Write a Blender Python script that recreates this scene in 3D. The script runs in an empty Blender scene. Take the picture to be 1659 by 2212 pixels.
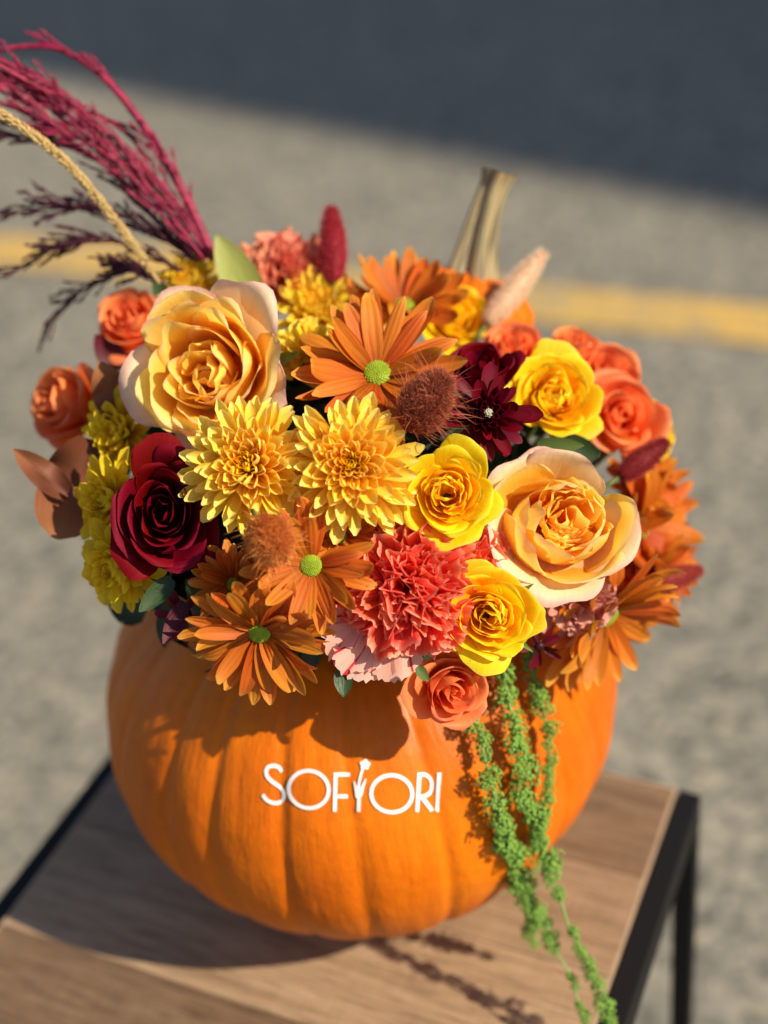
import bpy, math, random
import numpy as np
from mathutils import Vector, Matrix, Quaternion, noise
from mathutils.bvhtree import BVHTree

# ------------------------------------------------------------------ camera
scene = bpy.context.scene
COL = scene.collection
W, H, FPX = 1659.0, 2212.0, 3039.0           # photograph grid used for all pixel readings
NAD = np.array([559.0, 4137.0, FPX]); NAD /= np.linalg.norm(NAD)
_up = -NAD; _z = np.array([0, 0, 1.0])
_Y = _z - (_z @ _up) * _up; _Y /= np.linalg.norm(_Y); _X = np.cross(_Y, _up)
M = np.array([_X, _Y, _up])                  # image axes (right, down, forward) -> world

def ray(px, py):
    v = np.array([px - W / 2, py - H / 2, FPX]); v /= np.linalg.norm(v)
    return M @ v

CAM = np.array([0, 0, .119]) - ray(776, 1490) * .85
cd = bpy.data.cameras.new('camera'); cam = bpy.data.objects.new('camera', cd); COL.objects.link(cam)
cd.sensor_fit = 'VERTICAL'; cd.sensor_height = 36; cd.lens = 36 * FPX / H
cd.clip_start = .02; cd.clip_end = 500
R3 = Matrix([[M[i, 0], -M[i, 1], -M[i, 2]] for i in range(3)])
cam.matrix_world = Matrix.Translation(Vector(CAM)) @ R3.to_4x4()
cd.dof.use_dof = True; cd.dof.focus_distance = .648; cd.dof.aperture_fstop = 2.95; cd.dof.aperture_blades = 0
scene.camera = cam

# ------------------------------------------------------------------ light
SUN_EL = 39.0
SH = np.array([.875, -.484])                 # horizontal direction towards the sun
world = bpy.data.worlds.new('World'); scene.world = world; world.use_nodes = True
nt = world.node_tree; nt.nodes.clear()
sky = nt.nodes.new('ShaderNodeTexSky'); sky.sky_type = 'NISHITA'; sky.sun_disc = False
sky.sun_elevation = math.radians(SUN_EL); sky.sun_rotation = math.atan2(SH[0], SH[1])
bg = nt.nodes.new('ShaderNodeBackground'); bg.inputs[1].default_value = .088
wo = nt.nodes.new('ShaderNodeOutputWorld')
nt.links.new(sky.outputs[0], bg.inputs[0]); nt.links.new(bg.outputs[0], wo.inputs[0])
sd = bpy.data.lights.new('sun', 'SUN'); sd.energy = 5.0; sd.angle = math.radians(.53); sd.color = (1, .895, .71)
sun = bpy.data.objects.new('sun', sd); COL.objects.link(sun)
ce = math.cos(math.radians(SUN_EL))
SUNV = Vector((SH[0] * ce, SH[1] * ce, math.sin(math.radians(SUN_EL))))
sun.location = SUNV * 6; sun.rotation_euler = SUNV.to_track_quat('Z', 'Y').to_euler()
vs = scene.view_settings
vs.view_transform = 'Standard'; vs.look = 'None'; vs.exposure = .50; vs.gamma = 1; vs.use_curve_mapping = False
scene.cycles.max_bounces = 14; scene.cycles.diffuse_bounces = 10; scene.cycles.transmission_bounces = 10

rng = random.Random(11)
GROUND = -.5

# ------------------------------------------------------------------ helpers
def tag(o, label=None, cat=None, group=None, kind=None):
    if label: o['label'] = label
    if cat: o['category'] = cat
    if group: o['group'] = group
    if kind: o['kind'] = kind
    return o

def empty(name, mat=None):
    o = bpy.data.objects.new(name, None); COL.objects.link(o); o.empty_display_size = .01
    if mat is not None: o.matrix_world = mat
    return o

def mesh(name, V, F, mat=None, uv=None, smooth=True):
    me = bpy.data.meshes.new(name)
    me.from_pydata([tuple(v) for v in V], [], F)
    if uv is not None:
        l = me.uv_layers.new(name='UVMap')
        idx = np.zeros(len(me.loops), dtype=np.int32); me.loops.foreach_get('vertex_index', idx)
        l.data.foreach_set('uv', np.asarray(uv, dtype=np.float32)[idx].ravel())
    if smooth: me.polygons.foreach_set('use_smooth', [True] * len(me.polygons))
    if mat: me.materials.append(mat)
    return me

def obj(name, me, parent=None, basis=None):
    o = bpy.data.objects.new(name, me); COL.objects.link(o)
    if parent is not None: o.parent = parent
    if basis is not None: o.matrix_basis = basis
    return o

_gc = {}
def gridf(nu, nv):
    k = (nu, nv)
    if k not in _gc:
        F = [(j * nu + i, j * nu + i + 1, (j + 1) * nu + i + 1, (j + 1) * nu + i) for j in range(nv - 1) for i in range(nu - 1)]
        u, v = np.meshgrid(np.linspace(0, 1, nu), np.linspace(0, 1, nv))
        _gc[k] = (F, u, v, np.stack([u.ravel(), v.ravel()], 1))
    return _gc[k]

def tube(pts, radii, n=6, cap=True):
    pts = [Vector(p) for p in pts]
    V, F = [], []
    prev = None
    for i, p in enumerate(pts):
        a = pts[max(0, i - 1)]; b = pts[min(len(pts) - 1, i + 1)]
        d = (b - a).normalized() if (b - a).length > 1e-9 else Vector((0, 0, 1))
        if prev is None: x = d.orthogonal().normalized()
        else:
            x = prev - d * prev.dot(d)
            x = x.normalized() if x.length > 1e-6 else d.orthogonal().normalized()
        prev = x; y = d.cross(x)
        r = radii[i] if hasattr(radii, '__len__') else radii
        for k in range(n):
            t = 2 * math.pi * k / n
            V.append(p + (x * math.cos(t) + y * math.sin(t)) * r)
    for i in range(len(pts) - 1):
        for k in range(n):
            F.append((i * n + k, i * n + (k + 1) % n, (i + 1) * n + (k + 1) % n, (i + 1) * n + k))
    if cap:
        F.append(tuple(reversed(range(n)))); F.append(tuple(range((len(pts) - 1) * n, len(pts) * n)))
    return V, F

class MB:
    def __init__(s): s.V = []; s.F = []; s.U = []
    def add(s, V, F, U=None):
        b = len(s.V); s.V += [tuple(v) for v in V]; s.F += [tuple(i + b for i in f) for f in F]
        s.U += [tuple(u) for u in U] if U is not None else [(0, 0)] * len(V)
    def box(s, c, d, rot=None):
        V = []
        for sx in (-1, 1):
            for sy in (-1, 1):
                for sz in (-1, 1):
                    v = Vector((sx * d[0] / 2, sy * d[1] / 2, sz * d[2] / 2))
                    if rot is not None: v = rot @ v
                    V.append(v + Vector(c))
        s.add(V, [(0, 1, 3, 2), (4, 6, 7, 5), (0, 4, 5, 1), (2, 3, 7, 6), (0, 2, 6, 4), (1, 5, 7, 3)])
    def mesh(s, name, mat, smooth=False): return mesh(name, s.V, s.F, mat, s.U, smooth)

def bezier(P, v):
    a, b, c, d = P; w = 1 - v
    return a * w**3 + 3 * b * w * w * v + 3 * c * w * v * v + d * v**3

# ------------------------------------------------------------------ materials
def newmat(name):
    m = bpy.data.materials.new(name); m.use_nodes = True; m.node_tree.nodes.clear()
    return m, m.node_tree.nodes, m.node_tree.links

def nmath(N, L, op, a, b=None):
    n = N.new('ShaderNodeMath'); n.operation = op
    for i, x in enumerate((a, b)):
        if x is None: continue
        if isinstance(x, (int, float)): n.inputs[i].default_value = x
        else: L.new(x, n.inputs[i])
    return n.outputs[0]

def ramp(N, L, fac, stops, interp='LINEAR'):
    r = N.new('ShaderNodeValToRGB'); r.color_ramp.interpolation = interp
    e = r.color_ramp.elements
    while len(e) < len(stops): e.new(.5)
    for k, (p, c) in enumerate(stops):
        e[k].position = p; e[k].color = (c[0], c[1], c[2], 1)
    L.new(fac, r.inputs[0]); return r.outputs[0]

def mixc(N, L, fac, a, b, mode='MIX'):
    n = N.new('ShaderNodeMix'); n.data_type = 'RGBA'; n.blend_type = mode
    for i, x in ((0, fac), (6, a), (7, b)):
        if isinstance(x, (int, float)): n.inputs[i].default_value = x
        elif isinstance(x, tuple): n.inputs[i].default_value = (x[0], x[1], x[2], 1)
        else: L.new(x, n.inputs[i])
    return n.outputs[2]

def petal_mat(name, stops, trans=.34, rough=.5, vein=.18, veinscale=(22, 1.6), edge=0.0, groove=0, groovecol=.7,
              bump=.25, var=.07, sheen=0.0, spec=.25, stripe=None, spot=None):
    m, N, L = newmat(name)
    tc = N.new('ShaderNodeTexCoord'); sp = N.new('ShaderNodeSeparateXYZ'); L.new(tc.outputs['UV'], sp.inputs[0])
    oi = N.new('ShaderNodeObjectInfo')
    mp = N.new('ShaderNodeMapping'); L.new(tc.outputs['UV'], mp.inputs[0]); mp.inputs['Scale'].default_value = (veinscale[0], veinscale[1], 1)
    cmb = N.new('ShaderNodeCombineXYZ'); L.new(nmath(N, L, 'MULTIPLY', oi.outputs['Random'], 37.0), cmb.inputs[2]); L.new(cmb.outputs[0], mp.inputs['Location'])
    nz = N.new('ShaderNodeTexNoise'); nz.inputs['Scale'].default_value = 1; nz.inputs['Detail'].default_value = 3; L.new(mp.outputs[0], nz.inputs['Vector'])
    n2 = N.new('ShaderNodeTexNoise'); n2.inputs['Scale'].default_value = 90; n2.inputs['Detail'].default_value = 3; L.new(tc.outputs['Object'], n2.inputs['Vector'])
    v = sp.outputs[1]; a = nmath(N, L, 'ABSOLUTE', nmath(N, L, 'SUBTRACT', nmath(N, L, 'MULTIPLY', sp.outputs[0], 2.0), 1.0))
    if edge > 0:
        e = nmath(N, L, 'MULTIPLY', nmath(N, L, 'POWER', a, 7.0), edge)
        v = nmath(N, L, 'MAXIMUM', v, nmath(N, L, 'MULTIPLY', e, nmath(N, L, 'POWER', v, .4)))
    v = nmath(N, L, 'ADD', v, nmath(N, L, 'MULTIPLY', nmath(N, L, 'SUBTRACT', n2.outputs[0], .5), .22))
    col = ramp(N, L, v, stops)
    vn = nmath(N, L, 'SUBTRACT', 1.0 + vein * .5, nmath(N, L, 'MULTIPLY', nz.outputs[0], vein))
    height = nz.outputs[0]
    if groove:
        g = nmath(N, L, 'SINE', nmath(N, L, 'MULTIPLY', sp.outputs[0], 2 * math.pi * groove))
        g = nmath(N, L, 'POWER', nmath(N, L, 'ABSOLUTE', g), .35)
        g = nmath(N, L, 'ADD', groovecol, nmath(N, L, 'MULTIPLY', g, 1 - groovecol))
        vn = nmath(N, L, 'MULTIPLY', vn, g)
    if stripe:
        mp2 = N.new('ShaderNodeMapping'); L.new(tc.outputs['UV'], mp2.inputs[0]); mp2.inputs['Scale'].default_value = (9, .7, 1); L.new(cmb.outputs[0], mp2.inputs['Location'])
        n3 = N.new('ShaderNodeTexNoise'); n3.inputs['Scale'].default_value = 1.4; n3.inputs['Detail'].default_value = 1; L.new(mp2.outputs[0], n3.inputs['Vector'])
        f = ramp(N, L, n3.outputs[0], [(stripe[1], (0, 0, 0)), (stripe[1] + .06, (1, 1, 1))])
        col = mixc(N, L, f, col, stripe[0])
    if spot:
        n4 = N.new('ShaderNodeTexNoise'); n4.inputs['Scale'].default_value = 55; n4.inputs['Detail'].default_value = 2; L.new(tc.outputs['Object'], n4.inputs['Vector'])
        col = mixc(N, L, ramp(N, L, n4.outputs[0], [(.55, (0, 0, 0)), (.75, (.8, .8, .8))]), col, spot)
    hs = N.new('ShaderNodeHueSaturation'); L.new(col, hs.inputs['Color'])
    L.new(nmath(N, L, 'ADD', .5 - var * .12, nmath(N, L, 'MULTIPLY', oi.outputs['Random'], var * .24)), hs.inputs['Hue'])
    rv = nmath(N, L, 'FRACT', nmath(N, L, 'MULTIPLY', oi.outputs['Random'], 7.13))
    L.new(nmath(N, L, 'MULTIPLY', vn, nmath(N, L, 'ADD', 1 - var, nmath(N, L, 'MULTIPLY', rv, 2 * var))), hs.inputs['Value'])
    col = hs.outputs[0]
    bp = N.new('ShaderNodeBump'); bp.inputs['Strength'].default_value = bump; bp.inputs['Distance'].default_value = .0008; L.new(height, bp.inputs['Height'])
    p = N.new('ShaderNodeBsdfPrincipled'); L.new(col, p.inputs['Base Color']); p.inputs['Roughness'].default_value = rough
    p.inputs['Specular IOR Level'].default_value = spec; L.new(bp.outputs[0], p.inputs['Normal'])
    if sheen:
        p.inputs['Sheen Weight'].default_value = sheen; p.inputs['Sheen Roughness'].default_value = .4
        L.new(col, p.inputs['Sheen Tint'])
    t = N.new('ShaderNodeBsdfTranslucent'); L.new(col, t.inputs[0])
    mx = N.new('ShaderNodeMixShader'); mx.inputs[0].default_value = trans
    L.new(p.outputs[0], mx.inputs[1]); L.new(t.outputs[0], mx.inputs[2])
    o = N.new('ShaderNodeOutputMaterial'); L.new(mx.outputs[0], o.inputs[0])
    return m

def plain(name, col, rough=.6, var=.25, scale=60, bump=.2, col2=None, spec=.4, trans=0, metallic=0, dist=.001):
    m, N, L = newmat(name)
    tc = N.new('ShaderNodeTexCoord')
    nz = N.new('ShaderNodeTexNoise'); nz.inputs['Scale'].default_value = scale; nz.inputs['Detail'].default_value = 5; L.new(tc.outputs['Object'], nz.inputs['Vector'])
    c2 = col2 or tuple(c * (1 - var) for c in col)
    c = ramp(N, L, nz.outputs[0], [(.3, c2), (.7, col)])
    p = N.new('ShaderNodeBsdfPrincipled'); L.new(c, p.inputs['Base Color']); p.inputs['Roughness'].default_value = rough
    p.inputs['Specular IOR Level'].default_value = spec; p.inputs['Metallic'].default_value = metallic
    bp = N.new('ShaderNodeBump'); bp.inputs['Strength'].default_value = bump; bp.inputs['Distance'].default_value = dist
    L.new(nz.outputs[0], bp.inputs['Height']); L.new(bp.outputs[0], p.inputs['Normal'])
    o = N.new('ShaderNodeOutputMaterial'); sh = p.outputs[0]
    if trans:
        t = N.new('ShaderNodeBsdfTranslucent'); L.new(c, t.inputs[0]); mx = N.new('ShaderNodeMixShader'); mx.inputs[0].default_value = trans
        L.new(sh, mx.inputs[1]); L.new(t.outputs[0], mx.inputs[2]); sh = mx.outputs[0]
    L.new(sh, o.inputs[0]); return m

MT = {}
MT['peach'] = petal_mat('peach_petal', trans=.52, stops=[(0, (.98, .40, .008)), (.30, (.99, .54, .032)), (.64, (.99, .68, .095)), (.92, (.98, .78, .24)), (1, (.95, .64, .38))], edge=.98, vein=.14, bump=.35)
MT['peach_core'] = petal_mat('peach_core_petal', trans=.52, stops=[(0, (.98, .42, .006)), (.5, (.99, .62, .04)), (1, (.99, .76, .18))], vein=.12)
MT['peach_outer'] = petal_mat('peach_outer_petal', [(0, (.97, .54, .08)), (.4, (.97, .66, .26)), (.82, (.96, .73, .46)), (1, (.84, .48, .40))], edge=.97, vein=.18, bump=.4, trans=.40)
MT['yellow'] = petal_mat('yellow_rose_petal', trans=.5, stops=[(0, (.98, .50, .002)), (.45, (.98, .62, .004)), (.85, (.98, .73, .010)), (1, (.97, .78, .05))], edge=.95, vein=.2, bump=.32)
MT['orange'] = petal_mat('coral_orange_rose_petal', [(0, (.86, .15, .015)), (.5, (.90, .22, .045)), (.88, (.90, .29, .10)), (1, (.86, .26, .11))], edge=.95, vein=.24, bump=.35, trans=.42)
MT['burgundy'] = petal_mat('burgundy_rose_petal', [(0, (.07, .0, .002)), (.6, (.145, .0, .005)), (1, (.18, .002, .012))], trans=.22, rough=.62, vein=.2, sheen=.35, spec=.12, edge=.9)
MT['wine'] = petal_mat('wine_dahlia_petal', [(0, (.05, .0, .003)), (.6, (.13, .0, .008)), (1, (.17, .001, .013))], trans=.28, rough=.45, vein=.4, bump=.35, spec=.25)
MT['mum'] = petal_mat('golden_mum_petal', [(0, (.86, .42, .004)), (.45, (.93, .58, .025)), (.8, (.94, .68, .07)), (1, (.95, .77, .22))], trans=.36, edge=.96, vein=.10, bump=.15)
MT['mum_in'] = petal_mat('golden_mum_floret', [(0, (.88, .44, .003)), (.6, (.94, .62, .01)), (1, (.95, .72, .03))], trans=.3, vein=.08)
MT['greenmum'] = petal_mat('greenish_yellow_mum_petal', [(0, (.64, .42, .006)), (.5, (.86, .60, .012)), (1, (.90, .68, .04))], trans=.42, vein=.12)
MT['lemon'] = petal_mat('lemon_petal', [(0, (.80, .42, .006)), (.6, (.86, .58, .02)), (1, (.86, .64, .07))], trans=.36, vein=.14, bump=.3)
MT['daisy'] = petal_mat('orange_daisy_petal', [(0, (.46, .085, .004)), (.4, (.62, .15, .012)), (.85, (.68, .195, .02)), (1, (.78, .34, .05))], trans=.36, vein=.35, groove=1.5, groovecol=.68, bump=.5, var=.12, edge=.93)
MT['carn'] = petal_mat('coral_carnation_petal', [(0, (.86, .035, .018)), (.55, (.90, .085, .04)), (.9, (.90, .14, .075)), (1, (.90, .42, .28))], trans=.48, vein=.25, bump=.3)
MT['carn_pale'] = petal_mat('pale_striped_carnation_petal', [(0, (.78, .20, .14)), (.5, (.80, .36, .28)), (1, (.82, .47, .38))], trans=.38, vein=.15, bump=.25, stripe=((.62, .03, .06), .60))
MT['carn_salmon'] = petal_mat('salmon_carnation_petal', [(0, (.70, .10, .05)), (.6, (.82, .20, .11)), (1, (.84, .34, .21))], trans=.36, vein=.2, bump=.3)
MT['dusty'] = petal_mat('dusty_pink_petal', [(0, (.55, .13, .10)), (.55, (.66, .27, .20)), (1, (.70, .33, .26))], trans=.35, vein=.22, bump=.3, stripe=((.52, .08, .12), .64))
MT['copper'] = petal_mat('copper_leaf', [(0, (.13, .038, .018)), (.6, (.21, .072, .034)), (1, (.30, .12, .05))], trans=.25, vein=.3, bump=.4)  # copper browns darkened to carry the shade of the flowers above
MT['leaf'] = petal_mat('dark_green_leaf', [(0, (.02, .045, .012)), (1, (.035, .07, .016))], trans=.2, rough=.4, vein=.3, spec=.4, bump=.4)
MT['leaf_lit'] = petal_mat('lit_green_leaf', [(0, (.06, .11, .02)), (1, (.13, .19, .035))], trans=.3, rough=.45, vein=.3, spec=.4, bump=.4)  # lighter copy of the leaf; its lit look is put into the colour
MT['pale_leaf'] = petal_mat('pale_green_leaf', [(0, (.30, .34, .06)), (1, (.42, .42, .12))], trans=.3, vein=.35, veinscale=(16, 5), bump=.5)
MT['wineleaf'] = petal_mat('wine_leaf', [(0, (.05, .004, .012)), (1, (.10, .006, .02))], trans=.2, rough=.45, vein=.3)
MT['sepal'] = plain('sepal_green', (.16, .24, .04), .5, .4, 200, .2, trans=.15)
MT['stem'] = plain('flower_stem', (.10, .14, .03), .5, .3, 150)
MT['eye'] = plain('daisy_eye', (.28, .38, .01), .55, .35, 300, .3)
MT['eye_wine'] = plain('dahlia_eye', (.50, .52, .36), .6, .4, 500, .3)
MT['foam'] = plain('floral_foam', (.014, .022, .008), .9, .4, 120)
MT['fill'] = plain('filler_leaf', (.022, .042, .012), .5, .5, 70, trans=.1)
MT['amar'] = plain('amaranth_green', (.34, .60, .10), .6, .45, 500, .3, trans=.3)
MT['amar_stem'] = plain('amaranth_stem', (.22, .34, .09), .55, .2, 200)
MT['redgrass'] = plain('crimson_grass', (.40, .018, .075), .55, .6, 260, .2, trans=.15)
MT['darkgrass'] = plain('dark_wine_grass', (.075, .006, .022), .6, .5, 260, .2, trans=.1)
MT['wheat'] = plain('straw_spike', (.72, .50, .20), .6, .35, 700, .4, trans=.15)

# ------------------------------------------------------------------ ground and road
def asphalt():
    m, N, L = newmat('worn_asphalt')
    tc = N.new('ShaderNodeTexCoord')
    def nz(s, d=4):
        n = N.new('ShaderNodeTexNoise'); n.inputs['Scale'].default_value = s; n.inputs['Detail'].default_value = d; L.new(tc.outputs['Object'], n.inputs['Vector']); return n.outputs[0]
    vo = N.new('ShaderNodeTexVoronoi'); vo.inputs['Scale'].default_value = 95; L.new(tc.outputs['Object'], vo.inputs['Vector'])
    vb = N.new('ShaderNodeTexVoronoi'); vb.inputs['Scale'].default_value = 38; L.new(tc.outputs['Object'], vb.inputs['Vector'])
    big = ramp(N, L, nz(2.2), [(.3, (.178, .164, .134)), (.7, (.208, .192, .158))])
    s1 = N.new('ShaderNodeSeparateXYZ'); L.new(vo.outputs['Color'], s1.inputs[0])
    s2 = N.new('ShaderNodeSeparateXYZ'); L.new(vb.outputs['Color'], s2.inputs[0])
    c = mixc(N, L, 1.0, big, ramp(N, L, s1.outputs[0], [(0, (.45, .45, .47)), (.5, (.92, .92, .92)), (1, (1.6, 1.55, 1.42))]), 'MULTIPLY')
    c = mixc(N, L, .35, c, ramp(N, L, s2.outputs[0], [(0, (.62, .62, .64)), (.55, (1, 1, 1)), (1, (1.4, 1.32, 1.15))]), 'MULTIPLY')
    c = mixc(N, L, .2, c, ramp(N, L, nz(14, 6), [(.35, (.7, .7, .72)), (.65, (1.18, 1.16, 1.1))]), 'MULTIPLY')
    p = N.new('ShaderNodeBsdfPrincipled'); L.new(c, p.inputs['Base Color']); p.inputs['Roughness'].default_value = .85
    bp = N.new('ShaderNodeBump'); bp.inputs['Strength'].default_value = .6; bp.inputs['Distance'].default_value = .006; L.new(s1.outputs[0], bp.inputs['Height']); L.new(bp.outputs[0], p.inputs['Normal'])
    o = N.new('ShaderNodeOutputMaterial'); L.new(p.outputs[0], o.inputs[0]); return m
MT['asphalt'] = asphalt()
g = MB(); g.add([(-150, -150, GROUND), (150, -150, GROUND), (150, 150, GROUND), (-150, 150, GROUND)], [(0, 1, 2, 3)])
tag(obj('ground', g.mesh('ground', MT['asphalt'])), kind='structure')

def hit_plane(px, py, z):
    r = ray(px, py); t = (z - CAM[2]) / r[2]; return CAM + t * r
def road_line():
    m, N, L = newmat('worn_yellow_paint')
    tc = N.new('ShaderNodeTexCoord')
    n1 = N.new('ShaderNodeTexNoise'); n1.inputs['Scale'].default_value = 60; n1.inputs['Detail'].default_value = 6; L.new(tc.outputs['Object'], n1.inputs['Vector'])
    c = ramp(N, L, n1.outputs[0], [(.32, (.24, .20, .13)), (.46, (.50, .31, .075)), (.8, (.60, .37, .085))])
    n2 = N.new('ShaderNodeTexNoise'); n2.inputs['Scale'].default_value = 7; n2.inputs['Detail'].default_value = 7; L.new(tc.outputs['Object'], n2.inputs['Vector'])
    c = mixc(N, L, ramp(N, L, n2.outputs[0], [(.5, (0, 0, 0)), (.68, (.75, .75, .75))]), c, (.24, .21, .15))
    p = N.new('ShaderNodeBsdfPrincipled'); L.new(c, p.inputs['Base Color']); p.inputs['Roughness'].default_value = .7
    o = N.new('ShaderNodeOutputMaterial'); L.new(p.outputs[0], o.inputs[0]); return m
a = Vector(hit_plane(0, 542, GROUND)); b = Vector(hit_plane(1659, 706, GROUND))
d = (b - a).normalized(); nrm = Vector((-d.y, d.x, 0)); mid = (a + b) / 2; z = Vector((0, 0, .004))
hw = .064
g = MB(); g.add([mid - d * 25 - nrm * hw + z, mid + d * 25 - nrm * hw + z, mid + d * 25 + nrm * hw + z, mid - d * 25 + nrm * hw + z], [(0, 1, 2, 3)])
tag(obj('road_marking', g.mesh('road_marking', road_line())), kind='structure')

# unseen building added on the sunny side; its roof edge shades the road
e0 = Vector(hit_plane(0, 150, GROUND)); e1 = Vector(hit_plane(1659, 478, GROUND))
ld = (e1 - e0).normalized(); ln = Vector((-ld.y, ld.x, 0))
if ln.y < 0: ln = -ln
BH = 11.0
off = Vector((SH[0], SH[1], 0)) / math.tan(math.radians(SUN_EL)) * BH
c0 = (e0 + e1) / 2 + off; c0.z = GROUND
broot = empty('unseen_shade_building', Matrix.Translation(c0) @ Matrix.Rotation(math.atan2(ld.y, ld.x), 4, 'Z'))
tag(broot, 'plain grey building added out of view to shade the far side of the road', 'building')
MT['render'] = plain('grey_render', (.42, .41, .40), .85, .12, 6); MT['bwin'] = plain('shade_building_glass', (.05, .06, .07), .1, .1, 3, 0)
MT['trim'] = plain('roof_trim', (.18, .18, .19), .6, .1, 8)
b1 = MB(); b1.box((0, 4.3, BH / 2 - .06), (14, 8, BH - .12)); obj('wall', b1.mesh('wall', MT['render']), broot)
b1 = MB(); b1.box((0, 4.3, BH - .06), (14.4, 8.6, .12)); obj('roof', b1.mesh('roof', MT['trim']), broot)
for k in range(15):
    wx = -5.2 + (k % 5) * 2.6; wz = 1.7 + (k // 5) * 3.3
    b1 = MB(); b1.box((wx, .27, wz), (1.5, .06, 1.6)); wf = obj('window', b1.mesh('window', MT['trim']), broot)
    b1 = MB(); b1.box((wx, .235, wz), (1.36, .03, 1.46)); obj('pane', b1.mesh('pane', MT['bwin']), wf)

# ------------------------------------------------------------------ side table
def wood():
    m, N, L = newmat('walnut_laminate')
    tc = N.new('ShaderNodeTexCoord'); sp = N.new('ShaderNodeSeparateXYZ'); L.new(tc.outputs['Object'], sp.inputs[0])
    mp = N.new('ShaderNodeMapping'); L.new(tc.outputs['Object'], mp.inputs[0]); mp.inputs['Scale'].default_value = (3, 55, 20)
    n1 = N.new('ShaderNodeTexNoise'); n1.inputs['Scale'].default_value = 2.2; n1.inputs['Detail'].default_value = 7; n1.inputs['Roughness'].default_value = .65; n1.inputs['Distortion'].default_value = .6; L.new(mp.outputs[0], n1.inputs['Vector'])
    mp2 = N.new('ShaderNodeMapping'); L.new(tc.outputs['Object'], mp2.inputs[0]); mp2.inputs['Scale'].default_value = (18, 420, 100)
    n2 = N.new('ShaderNodeTexNoise'); n2.inputs['Scale'].default_value = 2; n2.inputs['Detail'].default_value = 5; L.new(mp2.outputs[0], n2.inputs['Vector'])
    mp3 = N.new('ShaderNodeMapping'); L.new(tc.outputs['Object'], mp3.inputs[0]); mp3.inputs['Scale'].default_value = (500, 25, 10)
    n3 = N.new('ShaderNodeTexNoise'); n3.inputs['Scale'].default_value = 1; n3.inputs['Detail'].default_value = 3; L.new(mp3.outputs[0], n3.inputs['Vector'])
    light = ramp(N, L, n1.outputs[0], [(.28, (.21, .132, .074)), (.5, (.34, .224, .13)), (.72, (.42, .29, .178))])
    oi = N.new('ShaderNodeObjectInfo')
    c = mixc(N, L, .85, light, ramp(N, L, n2.outputs[0], [(.3, (.42, .38, .36)), (.52, (1, 1, 1)), (.8, (1.18, 1.16, 1.14))]), 'MULTIPLY')
    c = mixc(N, L, .3, c, ramp(N, L, n3.outputs[0], [(.3, (.7, .68, .66)), (.6, (1.1, 1.1, 1.1))]), 'MULTIPLY')
    at = N.new('ShaderNodeAttribute'); at.attribute_type = 'OBJECT'; at.attribute_name = 'tone'
    c = mixc(N, L, at.outputs['Fac'], c, mixc(N, L, 1.0, c, (.42, .37, .35), 'MULTIPLY'))
    p = N.new('ShaderNodeBsdfPrincipled'); L.new(c, p.inputs['Base Color']); p.inputs['Roughness'].default_value = .5; p.inputs['Specular IOR Level'].default_value = .35
    bp = N.new('ShaderNodeBump'); bp.inputs['Strength'].default_value = .25; bp.inputs['Distance'].default_value = .0005; L.new(n2.outputs[0], bp.inputs['Height']); L.new(bp.outputs[0], p.inputs['Normal'])
    o = N.new('ShaderNodeOutputMaterial'); L.new(p.outputs[0], o.inputs[0]); return m
MT['wood'] = wood(); MT['band'] = plain('pale_edge_band', (.42, .29, .19), .5, .2, 90); MT['black'] = plain('black_powder_coat', (.006, .006, .007), .6, .2, 400, .15, spec=.2)
TA = math.radians(-28.0)
troot = empty('side_table', Matrix.Translation((0, 0, GROUND)) @ Matrix.Rotation(TA, 4, 'Z'))
tag(troot, 'small wood-topped side table with black metal frame under the pumpkin', 'table')
TX0, TX1, TY0, TY1 = -.196, .172, -.212, .085
zt = -GROUND
def bbox_mesh(name, x0, x1, y0, y1, z0, z1, mat, bevel=.0008):
    bm = MB(); bm.box(((x0 + x1) / 2, (y0 + y1) / 2, (z0 + z1) / 2), (x1 - x0, y1 - y0, z1 - z0))
    o = obj(name, bm.mesh(name, mat), troot)
    md = o.modifiers.new('bevel', 'BEVEL'); md.width = bevel; md.segments = 2
    return o
boards = [(-.212, -.150, .85), (-.1495, -.064, .0), (-.0635, .010, .25), (.0105, .085, .75)]
for (y0, y1, tone) in boards:
    o = bbox_mesh('board', TX0 + .0015, TX1 - .0015, y0, y1, zt - .015, zt, MT['wood'], .0003); o['tone'] = tone
for x0, x1 in ((TX0, TX0 + .0015), (TX1 - .0015, TX1)):
    bbox_mesh('edge_band', x0, x1, TY0, TY1, zt - .015, zt + .0002, MT['band'], .0002)
bbox_mesh('edge_band', TX0, TX1, TY0 - .0015, TY0, zt - .015, zt + .0002, MT['band'], .0002)
bbox_mesh('edge_band', TX0, TX1, TY1, TY1 + .0015, zt - .015, zt + .0002, MT['band'], .0002)
BWd = .0145
for sx in (-1, 1):
    x0, x1 = (TX0 - BWd - .001, TX0 - .001) if sx < 0 else (TX1 + .001, TX1 + BWd + .001)
    bbox_mesh('frame_bar', x0, x1, TY0 - .002, TY1 + .004, zt - .026, zt - .003, MT['black'], .001)
    bbox_mesh('frame_bar', x0, x1, TY0 + .018, TY1 - .016, 0.0, .02, MT['black'], .001)
    bbox_mesh('leg', x0, x1, TY1 - .009, TY1 + .004, 0, zt - .0265, MT['black'], .001)
    bbox_mesh('leg', x0, x1, TY0 - .002, TY0 + .011, 0, zt - .0265, MT['black'], .001)
bbox_mesh('cross_bar', TX0, TX1, -.09, -.07, zt - .0365, zt - .0155, MT['black'], .001)

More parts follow.
